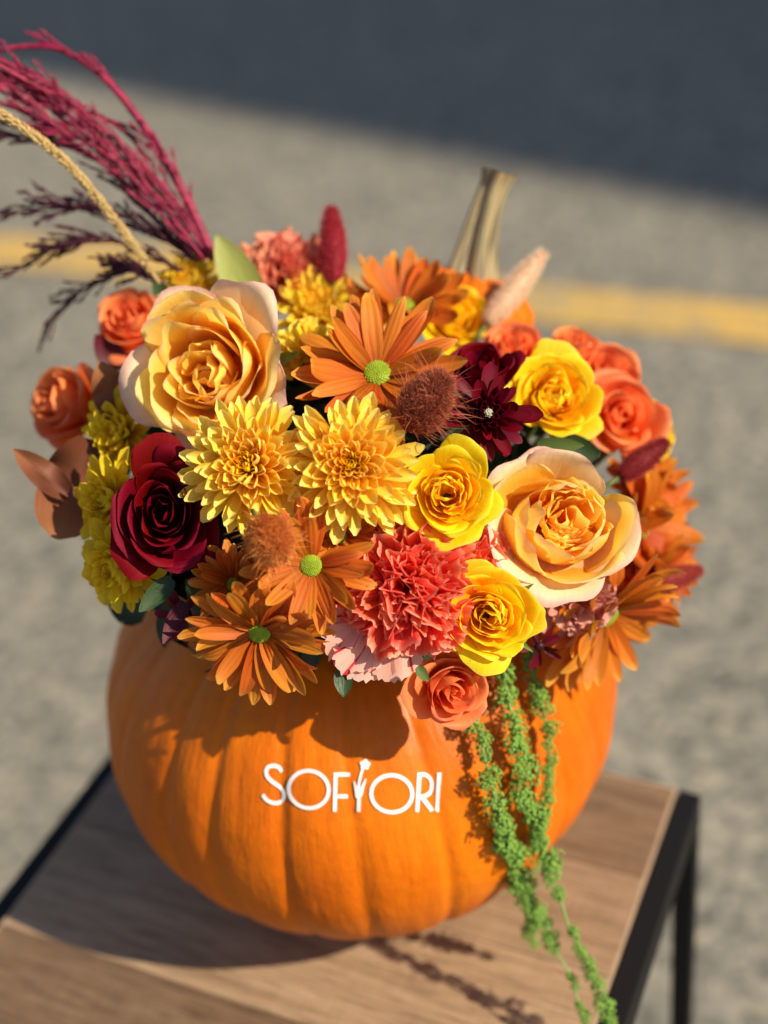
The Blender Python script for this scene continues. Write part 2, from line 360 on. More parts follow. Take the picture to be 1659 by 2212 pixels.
# ------------------------------------------------------------------ pumpkin
PC = np.array([0, 0, .1185]); PA, PZ = .1515, .1255
def pumpkin_mat():
    m, N, L = newmat('pumpkin_skin')
    tc = N.new('ShaderNodeTexCoord'); sp = N.new('ShaderNodeSeparateXYZ'); L.new(tc.outputs['UV'], sp.inputs[0])
    def nz(s, d=5, src='Object', sc=(1, 1, 1), rough=.5):
        mp = N.new('ShaderNodeMapping'); L.new(tc.outputs[src], mp.inputs[0]); mp.inputs['Scale'].default_value = sc
        n = N.new('ShaderNodeTexNoise'); n.inputs['Scale'].default_value = s; n.inputs['Detail'].default_value = d; n.inputs['Roughness'].default_value = rough; L.new(mp.outputs[0], n.inputs['Vector']); return n.outputs[0]
    c = ramp(N, L, nz(9), [(.3, (.53, .10, .0)), (.55, (.65, .14, .0)), (.75, (.72, .18, .001))])
    streak = nz(1, 5, 'UV', (110, 5, 1), .6)
    c = mixc(N, L, .55, c, ramp(N, L, streak, [(.3, (.80, .72, .6)), (.55, (1, 1, 1)), (.8, (1.1, 1.12, 1.1))]), 'MULTIPLY')
    fine = nz(160, 3)
    c = mixc(N, L, .35, c, ramp(N, L, fine, [(.35, (.82, .78, .7)), (.6, (1.04, 1.05, 1.05))]), 'MULTIPLY')
    vo = N.new('ShaderNodeTexVoronoi'); vo.inputs['Scale'].default_value = 95; L.new(tc.outputs['Object'], vo.inputs['Vector'])
    c = mixc(N, L, ramp(N, L, vo.outputs['Distance'], [(.0, (.35, .35, .35)), (.09, (0, 0, 0))]), c, (.68, .30, .06))
    c = mixc(N, L, ramp(N, L, nz(26, 6, rough=.7), [(.66, (0, 0, 0)), (.72, (.55, .55, .55))]), c, (.50, .24, .07))
    p = N.new('ShaderNodeBsdfPrincipled'); L.new(c, p.inputs['Base Color'])
    L.new(ramp(N, L, nz(30, 5), [(.3, (.42, .42, .42)), (.7, (.56, .56, .56))]), p.inputs['Roughness'])
    p.inputs['Specular IOR Level'].default_value = .17
    p.inputs['Coat Weight'].default_value = .12; p.inputs['Coat Roughness'].default_value = .32
    p.inputs['Subsurface Weight'].default_value = .06; p.inputs['Subsurface Radius'].default_value = (1, .35, .05); p.inputs['Subsurface Scale'].default_value = .004
    h = nmath(N, L, 'ADD', nmath(N, L, 'MULTIPLY', nz(45, 5), .7), nmath(N, L, 'MULTIPLY', nz(1, 4, 'UV', (90, 9, 1)), .8))
    bp = N.new('ShaderNodeBump'); bp.inputs['Strength'].default_value = .6; bp.inputs['Distance'].default_value = .003; L.new(h, bp.inputs['Height'])
    b2 = N.new('ShaderNodeBump'); b2.inputs['Strength'].default_value = .25; b2.inputs['Distance'].default_value = .0004; L.new(nz(420, 3), b2.inputs['Height']); L.new(bp.outputs[0], b2.inputs['Normal'])
    L.new(b2.outputs[0], p.inputs['Normal'])
    o = N.new('ShaderNodeOutputMaterial'); L.new(p.outputs[0], o.inputs[0]); return m
MT['pumpkin'] = pumpkin_mat()
MT['flesh'] = plain('pumpkin_flesh', (.75, .42, .10), .55, .3, 60)
NRIB = 23
_rr = np.random.RandomState(5); RIBJ = _rr.uniform(-.10, .10, NRIB)
RIBE = np.sort((np.arange(NRIB) + RIBJ * 1.6) * 2 * math.pi / NRIB + .035); RIBD = _rr.uniform(.75, 1.25, NRIB)
def pump_r(th, ph):
    """groove factor at azimuth th and polar angle ph"""
    th = np.mod(th, 2 * math.pi)
    dmin = np.full_like(th, 9.0); dep = np.zeros_like(th)
    for e, dd in zip(RIBE, RIBD):
        q = np.abs(np.mod(th - e + math.pi, 2 * math.pi) - math.pi)
        s = q < dmin; dmin = np.where(s, q, dmin); dep = np.where(s, dd, dep)
    hwid = math.pi / NRIB
    x = np.clip(dmin / hwid, 0, 1)
    g = .007 * (1 - x) ** 1.5 + .010 * np.exp(-(dmin / .028) ** 2)
    wob = .006 * np.sin(3 * th + 1.0) + .005 * np.sin(5 * th + 2.2)
    return 1 - g * dep * np.sin(ph) ** .6 + wob * np.sin(ph)
nT, nP = 460, 110
ph = np.linspace(math.radians(31), math.pi, nP); th = np.linspace(0, 2 * math.pi, nT, endpoint=False)
TH, PH = np.meshgrid(th, ph); RF = pump_r(TH, PH)
X = PA * np.sin(PH) * np.cos(TH) * RF; Yv = PA * np.sin(PH) * np.sin(TH) * RF; Zv = PC[2] + PZ * np.cos(PH) * (1 - (1 - RF) * .7)
Zv = np.where(Zv < .008, .008 - .008 * (1 - np.exp(-(.008 - Zv) / .008)), Zv)
PV = np.stack([X, Yv, Zv], 2).reshape(-1, 3); PUV = np.stack([TH / (2 * math.pi), PH / math.pi], 2).reshape(-1, 2)
PF = [(j * nT + i, (j + 1) * nT + i, (j + 1) * nT + (i + 1) % nT, j * nT + (i + 1) % nT) for j in range(nP - 1) for i in range(nT)]
proot = empty('pumpkin'); tag(proot, 'large orange carved-out pumpkin used as a vase, white lettering on front', 'pumpkin')
obj('shell', mesh('shell', PV, PF, MT['pumpkin'], PUV), proot)
# inner wall of the carved opening
rim = PV[:nT]; inn = rim * np.array([.86, .86, 1]); inn2 = rim * np.array([.84, .84, 1]) - np.array([0, 0, .09])
obj('flesh_rim', mesh('flesh_rim', np.concatenate([rim, inn, inn2]), [(k * nT + i, k * nT + (i + 1) % nT, (k + 1) * nT + (i + 1) % nT, (k + 1) * nT + i) for k in range(2) for i in range(nT)], MT['flesh']), proot)
PBVH = BVHTree.FromPolygons([Vector(v) for v in PV], PF)

# lettering: flat white vinyl laid on the skin
MT['white'] = plain('white_vinyl', (.86, .84, .80), .45, .04, 80, .02)
def L2P(x, y): return 535.7 + x * .28125, 1607 + y * .28125
def surf(x, y, lift):
    px, py = L2P(x, y); r = Vector(ray(px, py))
    loc, n, i, dist = PBVH.ray_cast(Vector(CAM), r)
    if n.dot(r) > 0: n = -n
    return loc + n * lift
def stroke(mb, pts, w, lift=.0007, taper=None):
    P = [np.array(p, float) for p in pts]; Q = [P[0]]
    for a_, b_ in zip(P, P[1:]):
        k = max(1, int(np.linalg.norm(b_ - a_) / 9))
        Q += [a_ + (b_ - a_) * (i + 1) / k for i in range(k)]
    n = len(Q); V = []
    for i, q in enumerate(Q):
        d_ = Q[min(n - 1, i + 1)] - Q[max(0, i - 1)]; d_ /= np.linalg.norm(d_) + 1e-9; nn = np.array([-d_[1], d_[0]])
        ww = w / 2 if taper is None else taper(i / (n - 1)) / 2
        for s in (-1, 0, 1): V.append(surf(*(q + nn * ww * s), lift))
    F = []
    for i in range(n - 1):
        for s in (0, 1): F.append((i * 3 + s, i * 3 + s + 1, (i + 1) * 3 + s + 1, (i + 1) * 3 + s))
    mb.add(V, F)
def smoothline(pts, k=6):
    P = np.array(pts, float); P = np.concatenate([[2 * P[0] - P[1]], P, [2 * P[-1] - P[-2]]]); out = []
    for i in range(1, len(P) - 2):
        for j in range(k):
            t = j / k; a_, b_, c_, d_ = P[i - 1:i + 3]
            out.append(.5 * ((2 * b_) + (-a_ + c_) * t + (2 * a_ - 5 * b_ + 4 * c_ - d_) * t * t + (-a_ + 3 * b_ - 3 * c_ + d_) * t**3))
    out.append(P[-2]); return out
SW = 29
def letter(fn, label):
    mb = MB(); fn(mb); o = obj('letter', mb.mesh('letter', MT['white'], True), proot); o['label'] = label
def oval(cx, cy, rx, ry, rot=0):
    return [(cx + rx * math.cos(t) * math.cos(rot) - ry * math.sin(t) * math.sin(rot), cy + rx * math.cos(t) * math.sin(rot) + ry * math.sin(t) * math.cos(rot)) for t in np.linspace(0, 2 * math.pi, 60)]
letter(lambda m: stroke(m, smoothline([(262, 212), (243, 182), (203, 166), (160, 175), (143, 208), (153, 250), (192, 290), (242, 325), (276, 362), (284, 402), (264, 436), (215, 451), (165, 439), (135, 414), (118, 386)]), SW), 'white letter S')
letter(lambda m: stroke(m, oval(470, 347, 152, 142, .25), SW), 'white letter O')
letter(lambda m: (stroke(m, [(673, 219), (667, 516)], SW), stroke(m, [(684, 233), (788, 233)], SW, .00072), stroke(m, [(682, 400), (764, 400)], SW, .00072)), 'white letter F')
def flower_i(m):
    stroke(m, [(853, 518), (855, 400)], SW)
    stroke(m, smoothline([(855, 402), (853, 330), (862, 262), (882, 190)]), 20, .00074)
    stroke(m, smoothline([(852, 420), (836, 350), (818, 283)]), 20, .00078, lambda t: 34 * (1 - t) ** .7 * min(1, .4 + t * 4) + 6)
    stroke(m, smoothline([(857, 410), (880, 335), (907, 262)]), 20, .00082, lambda t: 34 * (1 - t) ** .7 * min(1, .4 + t * 4) + 6)
    c = (900, 157); n = 40
    V = [surf(*c, .0009)] + [surf(c[0] + (37 + 5 * math.cos(5 * t + 1)) * math.cos(t), c[1] + (37 + 5 * math.cos(5 * t + 1)) * math.sin(t), .0009) for t in np.linspace(0, 2 * math.pi, n, endpoint=False)]
    m.add(V, [(0, 1 + i, 1 + (i + 1) % n) for i in range(n)])
letter(flower_i, 'white letter I drawn as a small tulip flower')
letter(lambda m: stroke(m, oval(1103, 380, 156, 141, .08), SW), 'white letter O')
letter(lambda m: (stroke(m, [(1313, 221), (1297, 518)], SW), stroke(m, smoothline([(1322, 234), (1355, 236), (1395, 258), (1411, 310), (1394, 368), (1352, 398), (1312, 404)]), SW, .00074), stroke(m, [(1330, 404), (1408, 510)], SW, .00078)), 'white letter R')
letter(lambda m: stroke(m, [(1469, 219), (1450, 516)], SW), 'white letter I')

# ------------------------------------------------------------------ placing things on the bouquet dome
DC = np.array([0.0, .0, .235]); DR = np.array([.166, .138, .124])
def dome_t(px, py):
    r = ray(px, py); o = (CAM - DC) / DR; q = r / DR
    A, B, C_ = q @ q, o @ q, o @ o - 1
    disc = B * B - A * C_
    t = (-B - math.sqrt(disc)) / A if disc > 0 else -B / A
    if py > 1200:      # lower front: keep clear of the pumpkin wall
        hit = PBVH.ray_cast(Vector(CAM), Vector(r))
        if hit[0] is not None: t = min(t, hit[3] - .022)
    return t
def at(px, py, lift=0.0): return CAM + ray(px, py) * (dome_t(px, py) - lift)
def px2m(px, py, lift, n): return n * (dome_t(px, py) - lift) * float(ray(px, py) @ M[:, 2]) / FPX
def frame(px, py, lift, face, spin=0.0):
    p = at(px, py, lift); tw = Vector(-ray(px, py)); up = Vector(-M[:, 1]); rt = Vector(M[:, 0])
    up = (up - tw * up.dot(tw)).normalized(); rt = up.cross(tw)
    fx, fy = face; fz = math.sqrt(max(.02, 1 - fx * fx - fy * fy))
    Zd = (rt * fx + up * fy + tw * fz).normalized()
    Yd = (up - Zd * up.dot(Zd))
    Yd = Yd.normalized() if Yd.length > .05 else rt.cross(Zd).normalized()
    Xd = Yd.cross(Zd)
    mt = Matrix((Xd, Yd, Zd)).transposed().to_4x4()
    return Matrix.Translation(Vector(p)) @ mt @ Matrix.Rotation(math.radians(spin), 4, 'Z')

def add_stem(root, z0, rad, target=(0, 0, .17), mat='stem', spread=.35):
    mw = root.matrix_world; t = mw.inverted() @ Vector((mw.translation.x * spread, mw.translation.y * spread, target[2]))
    s = Vector((0, 0, z0)); c1 = s + Vector((0, 0, -.02))
    pts = [s, s.lerp(c1, .5), c1.lerp(t, .15), c1.lerp(t, .55), t]
    V, F = tube(pts, rad, 6); obj('stem', mesh('stem', V, F, MT[mat]), root)

# ---- roses -----------------------------------------------------------------
def rose_petal(R, phi, Wd, P, spiral, point, ruffle, curl, r_, nu=15, nv=15, notch=0.0):
    F, u, v, uv = gridf(nu, nv); U = u * 2 - 1
    k1, k2, k3 = r_.uniform(0, 6.28), r_.uniform(0, 6.28), r_.uniform(0, 6.28)
    tip = 1 - .34 * np.abs(U) ** 3.2 + point * (np.exp(-(U / .32) ** 2) - .3) + .035 * np.sin(4.0 * U + k3) + .016 * np.sin(11 * U + k1) - notch * np.exp(-(U / .15) ** 2)
    ve = v * tip
    rr = bezier([p[0] for p in P], ve); zz = bezier([p[1] for p in P], ve)
    ws = np.clip(v * 1.9, 0, 1) ** .55 * (1 - .22 * v ** 7)
    side = np.abs(U) ** 3 * v ** 1.5
    rr = rr * (1 + spiral * U * (.4 + .6 * v)) + curl * R * side
    zz = zz - abs(curl) * R * .5 * side
    wave = ruffle * R * v ** 2.5 * (np.sin(3.2 * U + k1) + .55 * np.sin(6.7 * U + k2))
    rr = rr + wave; zz = zz + wave * .6
    for _ in range(3):
        f1, f2, pa = r_.uniform(2, 7), r_.uniform(2, 6), r_.uniform(0, 6.28)
        rr = rr + R * .013 * v * np.sin(f1 * U + f2 * v * 2 + pa)
    an = phi + U * Wd * ws
    V = np.stack([rr * np.cos(an), rr * np.sin(an), zz], 2).reshape(-1, 3)
    return V, F, uv

def rose(name, label, cat, group, px, py, rpx, face, spin, mat, n=22, depth=.75, a0=.10, p=.9, z0=.22, z1=-.02, z2=-.30, wi=115, wo=52,
         lip=.10, lt=.35, point=.03, ruffle=.012, lift=0.0, seed=1, bulge=1.22, outer=None, n_outer=0, core=0, coremat=None, sepals=True,
         offc=(0, 0), stem=True, squash=(1, 1), open_=.75, rvar=.07, wstep=137.5, core_r=1.0, ball=0.0):
    root = empty(name, frame(px, py, lift, face, spin)); tag(root, label, cat, group)
    R = px2m(px, py, lift, rpx); r_ = random.Random(seed)
    ang = r_.uniform(0, 6.28)
    for i in range(n):
        t = i / (n - 1)
        rr = R * (a0 + (1 - a0) * t ** p) * r_.uniform(1 - rvar, 1 + rvar); zt_ = R * (z0 + z1 * t + z2 * t * t) + R * r_.uniform(-.05, .05) * (.5 + t)
        bu_ = bulge
        if t < ball:
            rr = R * (.34 + .20 * t / ball) * r_.uniform(.95, 1.05); zt_ = R * (.30 - .06 * t / ball + r_.uniform(-.05, .05)); bu_ = 1.62 - .18 * t / ball
        lp = max(0, (t - lt) / (1 - lt)) * lip * r_.uniform(.5, 1.4)
        body = rr * (1 - lp * .9)
        op = 0 if t < ball else min(1, max(0, open_ * t * r_.uniform(.75, 1.2))); c_ = 1 - op
        P = [(R * .10 * (.3 + t), -depth * R * (1 - .3 * t)), (body * (bu_ * c_ + .50 * op), -depth * R * (.92 * c_ + .62 * op)), (body * ((1.03 if t >= ball else 1.30) * c_ + .86 * op), zt_ - R * (.24 * c_ + .10 * op)), (rr, zt_)]
        if lp > 0: P[2] = (body * (.98 * c_ + .90 * op), zt_ + R * lp * (.50 * c_ + .35 * op)); P[3] = (rr + R * lp * .45, zt_ - R * lp * .35)
        Wd = math.radians(wi + (wo - wi) * t ** .6) * r_.uniform(.88, 1.12)
        V, F, uv = rose_petal(R, ang, Wd, P, r_.uniform(.10, .20) * (1 - .5 * t), point * r_.uniform(.3, 1.6), ruffle * (.5 + t), (.02 + .10 * t * r_.random()) * (1 if t > .45 else 0), r_, 17 if rpx > 120 else 13, 15 if rpx > 120 else 12)
        V = V + np.array([offc[0] * R * (1 - t), offc[1] * R * (1 - t), 0]); V = V * np.array([squash[0], squash[1], 1])
        m_ = MT[outer] if outer and i >= n - n_outer else MT[mat]
        obj('petal', mesh('petal', V, F, m_, uv), root)
        ang += math.radians(wstep + r_.uniform(-18, 18))
    for i in range(core):
        a = r_.uniform(0, 6.28); q = math.sqrt(r_.random()) * R * .24 * core_r; L_ = R * r_.uniform(.42, .62)
        V, F, uv = strap(L_, L_ * r_.uniform(.28, .46), r_.uniform(.25, .6), r_.uniform(-.2, .5), a=.5, b=.22, nu=11, nv=10, tipcurl=r_.uniform(-.5, 1.2), twist=r_.uniform(-.5, .5))
        V = V + np.stack([0 * V[:, 0], .03 * L_ * np.sin(V[:, 0] / L_ * 22 + i), .05 * L_ * np.sin(V[:, 0] / L_ * 15 + i * 2) * V[:, 1] / L_], 1)
        B = Matrix.Translation((offc[0] * R + q * math.cos(a), offc[1] * R + q * math.sin(a), -R * .32)) @ Matrix.Rotation(a + r_.uniform(-.9, .9) - math.pi / 2, 4, 'Z') @ Matrix.Rotation(math.radians(90 - r_.uniform(0, 28)), 4, 'X')
        obj('inner_petal', mesh('inner_petal', V, F, MT[coremat or mat], uv), root, B)
    if sepals:
        cv, cf = [], []
        prof = [(.02, -.98), (.15, -.95), (.2, -.85), (.17, -.72), (.12, -.66)]
        V, F = revolve([(a_ * R, b_ * R * depth / .72) for a_, b_ in prof], 12)
        obj('calyx', mesh('calyx', V, F, MT['sepal']), root)
        for k in range(5):
            V, F, uv = strap(R * r_.uniform(.75, 1.0), R * .13, .35, r_.uniform(-.3, 1.0), a=.25, b=.9)
            B = Matrix.Rotation(k * 1.2566 + .3, 4, 'Z') @ Matrix.Translation((0, R * .12, -depth * R * 1.1)) @ Matrix.Rotation(math.radians(90 - r_.uniform(55, 80)), 4, 'X')
            obj('sepal', mesh('sepal', V, F, MT['sepal'], uv), root, B)
    if stem: add_stem(root, -R * depth * 1.3, .0022)
    return root

def revolve(prof, n=16):
    V, F = [], []
    for r, z in prof:
        for k in range(n):
            t = 2 * math.pi * k / n; V.append((r * math.cos(t), r * math.sin(t), z))
    for j in range(len(prof) - 1):
        for k in range(n): F.append((j * n + k, j * n + (k + 1) % n, (j + 1) * n + (k + 1) % n, (j + 1) * n + k))
    F.append(tuple(reversed(range(n)))); F.append(tuple(range((len(prof) - 1) * n, len(prof) * n)))
    return V, F

# ---- strap petals (chrysanthemums, daisies, dahlias) --------------------------
def strap(L, w, cup, bend, a=.8, b=.38, nu=7, nv=10, ridge=0.0, twist=0.0, tipcurl=0.0):
    F, u, v, uv = gridf(nu, nv); U = u * 2 - 1
    vm = a / (a + b); pk = (vm + .06) ** a * (1 - vm) ** b
    wp = (v + .06) ** a * np.clip(1 - v, 0, 1) ** b / pk
    wp[-1] = wp[-2] * .25
    vv = v[:, 0]; thv = bend * vv ** 1.6 + tipcurl * np.clip((vv - .6) / .4, 0, 1) ** 2
    dy = np.concatenate([[0], np.cumsum(np.cos((thv[1:] + thv[:-1]) / 2) * np.diff(vv))]) * L
    dz = np.concatenate([[0], np.cumsum(np.sin((thv[1:] + thv[:-1]) / 2) * np.diff(vv))]) * L
    x = U * w * wp
    h = cup * w * wp * U ** 2 + ridge * w * np.cos(3 * math.pi * U) * np.clip(wp, 0, 1) * .5
    tw = twist * v; hh = h * np.cos(tw) + x * np.sin(tw); x = x * np.cos(tw)
    Y_ = dy[:, None] - hh * np.sin(thv)[:, None]; Z_ = dz[:, None] + hh * np.cos(thv)[:, None]
    return np.stack([x, Y_, Z_], 2).reshape(-1, 3), F, uv

_variants = {}
def variants(key, fn, n, mat):
    if key not in _variants: _variants[key] = [mesh('petal', *fn(random.Random(k * 7 + 3))[:2], MT[mat], fn(random.Random(k * 7 + 3))[2]) for k in range(n)]
    return _variants[key]
def pose(incl, ang, base, scale, roll=0.0):
    return Matrix.Rotation(ang - math.pi / 2, 4, 'Z') @ Matrix.Translation((0, base[0], base[1])) @ Matrix.Rotation(math.pi / 2 - incl, 4, 'X') @ Matrix.Rotation(roll, 4, 'Y') @ Matrix.Diagonal((scale[0], scale[1], scale[0], 1))

def mum(name, label, cat, group, px, py, rpx, face, spin, mat='mum', inmat='mum_in', n=120, lift=0.0, seed=1, close=0.0, wide=1.0, flat=1.0, droop=100, stem=True, eye=True):
    root = empty(name, frame(px, py, lift, face, spin)); tag(root, label, cat, group)
    R = px2m(px, py, lift, rpx); r_ = random.Random(seed)
    big = variants('mum_o' + mat, lambda q: strap(1, q.uniform(.10, .125), q.uniform(.45, 1.2), q.uniform(-.15, .5), a=.75, b=.32, tipcurl=q.uniform(-.4, .8), ridge=.04, twist=q.uniform(-.4, .4)), 6, mat)
    mid = variants('mum_m' + mat, lambda q: strap(1, .165, q.uniform(.7, 1.3), q.uniform(.2, .7), a=.8, b=.26, tipcurl=q.uniform(0, .6)), 6, mat)
    sml = variants('mum_i' + inmat, lambda q: strap(1, .13, q.uniform(.9, 1.5), q.uniform(.3, .8), a=.6, b=.22, nu=5, nv=7), 4, inmat)
    for i in range(n):
        t = (i + .5) / n; a = i * 2.39996 + r_.uniform(-.12, .12)
        incl = math.radians((6 + (droop - 6) * t ** .75) * flat) + r_.uniform(-.09, .09) - close * t
        L_ = R * (.17 + .83 * t ** .85) * r_.uniform(.9, 1.08) * (1.0 if incl < 1.5 else .98)
        src = sml if t < .22 else (mid if t < .62 else big)
        me = r_.choice(src)
        sc = L_ * (1.0 if t > .62 else (1.0 if t > .22 else 1.0)) * wide * r_.uniform(.9, 1.15)
        obj('petal', me, root, pose(incl, a, (R * .13 * t ** .5, -R * (.10 + .22 * t)), (sc, L_), r_.uniform(-.25, .25)))
    V, F = revolve([(.01 * R, -.5 * R), (.14 * R, -.46 * R), (.2 * R, -.34 * R), (.16 * R, -.16 * R), (.05 * R, -.06 * R)], 12)
    obj('receptacle', mesh('receptacle', V, F, MT['sepal']), root)
    if stem: add_stem(root, -R * .48, .0018)
    return root

def eye_bumps(R, n, rb, dome, r_):
    mb = MB()
    V, F = revolve([(R * math.cos(q) * 1.0, R * dome * math.sin(q)) for q in np.linspace(-.6, 1.5, 10)], 18); mb.add(V, F)
    ico = [(0, 0, 1), (.9, 0, .2), (.28, .86, .2), (-.73, .53, .2), (-.73, -.53, .2), (.28, -.86, .2)]
    for i in range(n):
        q = math.sqrt((i + .5) / n); a = i * 2.39996; x, y = R * q * math.cos(a) * .98, R * q * math.sin(a) * .98
        z = R * dome * math.sqrt(max(0, 1 - q * q)); s = rb * r_.uniform(.8, 1.2)
        nrm_ = Vector((x / R, y / R, max(.15, math.sqrt(max(0, 1 - q * q))) / dome)).normalized(); Q = nrm_.to_track_quat('Z', 'Y')
        mb.add([Vector((x, y, z)) + Q @ (Vector(p) * s) for p in ico], [(0, 1, 2), (0, 2, 3), (0, 3, 4), (0, 4, 5), (0, 5, 1)])
    return mb

def daisy(name, label, cat, group, px, py, rpx, face, spin, lift=0.0, seed=1, n=(18, 15), incl=(80, 60), eye=.17, mat='daisy', wide=1.1, skip=(), stem=True, jit=.12, bendr=(-.35, .35)):
    root = empty(name, frame(px, py, lift, face, spin)); tag(root, label, cat, group)
    R = px2m(px, py, lift, rpx); r_ = random.Random(seed)
    src = variants('daisy' + mat, lambda q: strap(1, q.uniform(.105, .14), q.uniform(-.35, .8), q.uniform(*bendr), a=.50, b=.46, nu=13, nv=12, ridge=.085, twist=q.uniform(-.5, .5), tipcurl=q.uniform(-.6, .7)), 9, mat)
    for lay, (cnt, inc) in enumerate(zip(n, incl)):
        for k in range(cnt):
            a = (k + .5 * lay) * 2 * math.pi / cnt + r_.uniform(-.1, .1)
            deg = math.degrees(a) % 360
            if any(lo <= deg <= hi for lo, hi in skip): continue
            L_ = R * r_.uniform(.85, 1.02) * (1 - .1 * lay); s = L_ * wide * r_.uniform(.9, 1.15)
            obj('petal', r_.choice(src), root, pose(math.radians(inc) + r_.uniform(-jit, jit), a, (R * eye * .75, -R * .02 + .012 * R * lay), (s, L_), r_.uniform(-.25, .25)))
    e = obj('eye', eye_bumps(R * eye, 130, R * eye * .085, .42, r_).mesh('eye', MT['eye']), root)
    V, F = revolve([(.01 * R, -.26 * R), (.13 * R, -.2 * R), (.16 * R, -.05 * R), (.12 * R, .0)], 12)
    obj('calyx', mesh('calyx', V, F, MT['sepal']), root)
    if stem: add_stem(root, -R * .24, .0018)
    return root

def dahlia(name, label, cat, group, px, py, rpx, face, spin, lift=0.0, seed=1, n_out=9, stem=True, ball=True, outer_incl=(70, 100)):
    root = empty(name, frame(px, py, lift, face, spin)); tag(root, label, cat, group)
    R = px2m(px, py, lift, rpx); r_ = random.Random(seed)
    src = variants('dahl', lambda q: strap(1, q.uniform(.17, .22), q.uniform(.0, .6), q.uniform(-.3, .3), a=.7, b=.40, nu=9, nv=11, twist=q.uniform(-.5, .5), tipcurl=q.uniform(-.3, .5)), 6, 'wine')
    tubes = variants('dahl_in', lambda q: strap(1, .17, q.uniform(.8, 1.4), q.uniform(.7, 1.4), a=.4, b=.3, nu=5, nv=8), 4, 'wine')
    for k in range(n_out):
        a = k * 2.39996 + r_.uniform(-.25, .25); L_ = R * r_.uniform(.7, 1.0) * (.62 + .38 * k / n_out)
        obj('petal', r_.choice(src), root, pose(math.radians(outer_incl[0] + (outer_incl[1] - outer_incl[0]) * k / n_out + r_.uniform(-14, 14)), a, (R * .15, -R * .05), (L_ * r_.uniform(.85, 1.1), L_), r_.uniform(-.5, .5)))
    if ball:
        for i in range(46):
            t = i / 46; a = i * 2.39996; L_ = R * (.42 + .22 * t)
            obj('petal', r_.choice(tubes), root, pose(math.radians(8 + 62 * t), a, (R * .09 * t, -R * .05), (L_ * .85, L_), r_.uniform(-.2, .2)))
        obj('eye', eye_bumps(R * .085, 26, R * .022, .9, r_).mesh('eye', MT['eye_wine']), root, Matrix.Translation((0, 0, R * .31)))
    V, F = revolve([(.01 * R, -.3 * R), (.13 * R, -.25 * R), (.2 * R, -.08 * R), (.14 * R, .04 * R)], 12)
    obj('calyx', mesh('calyx', V, F, MT['wineleaf']), root)
    if stem: add_stem(root, -R * .28, .0018)
    return root

# ---- carnations --------------------------------------------------------------
def ruffle_petal(L, A, amp, k, ser, r_, nu=19, nv=11, sk=9):
    F, u, v, uv = gridf(nu, nv); U = u * 2 - 1
    p1, p2, p3 = r_.uniform(0, 6.28), r_.uniform(0, 6.28), r_.uniform(0, 6.28)
    saw = np.abs(np.mod(U * sk / 2 + p3, 1) - .5) * 2
    tip = 1 - .16 * U ** 2 - ser * saw * v ** 4 - ser * .8 * np.sin(2.7 * U + p2)
    q = L * v * tip; an = U * A * (.35 + .65 * v)
    x = q * np.sin(an); y = q * np.cos(an)
    z = amp * L * v ** 1.8 * (np.sin(k * U + p1) + .45 * np.sin(2.1 * k * U + p2) * v) + .12 * amp * L * np.sin(9 * v + p3)
    return np.stack([x, y, z], 2).reshape(-1, 3), F, uv

def carnation(name, label, cat, group, px, py, rpx, face, spin, mat='carn', outer=None, n=44, n_out=9, lift=0.0, seed=1, out_len=1.0, out_arc=(0, 360), stem=True, dome=.75, amp=.2):
    root = empty(name, frame(px, py, lift, face, spin)); tag(root, label, cat, group)
    R = px2m(px, py, lift, rpx); r_ = random.Random(seed)
    for i in range(n):
        t = (i + .5) / n; a = i * 2.39996 + r_.uniform(-.3, .3); incl = math.radians(4 + 74 * t ** .8 + r_.uniform(-9, 9))
        L_ = R * (dome + (.98 - dome) * t) * r_.uniform(.88, 1.06)
        V, F, uv = ruffle_petal(L_, r_.uniform(.32, .5), amp * r_.uniform(.6, 1.1), r_.uniform(3.5, 6.5), .05, r_, 25, 12)
        obj('petal', mesh('petal', V, F, MT[mat], uv), root, pose(incl, a, (R * .10 * t, -R * .42), (1, 1), r_.uniform(-.7, .7)))
    for i in range(n_out):
        a = math.radians(out_arc[0] + (out_arc[1] - out_arc[0]) * (i + .5) / n_out) + r_.uniform(-.12, .12)
        L_ = R * out_len * r_.uniform(.95, 1.1)
        V, F, uv = ruffle_petal(L_, r_.uniform(.42, .55), .06, r_.uniform(3, 5), .05, r_, 25, 11, 14)
        obj('outer_petal', mesh('outer_petal', V, F, MT[outer or mat], uv), root, pose(math.radians(r_.uniform(84, 98)), a, (R * .08, -R * (.36 + .02 * (i % 2))), (1, 1), r_.uniform(-.2, .2)))
    V, F = revolve([(.10 * R, -1.25 * R), (.17 * R, -1.2 * R), (.2 * R, -.8 * R), (.19 * R, -.42 * R)], 12)
    obj('calyx', mesh('calyx', V, F, MT['sepal']), root)
    if stem: add_stem(root, -R * 1.22, .002)
    return root

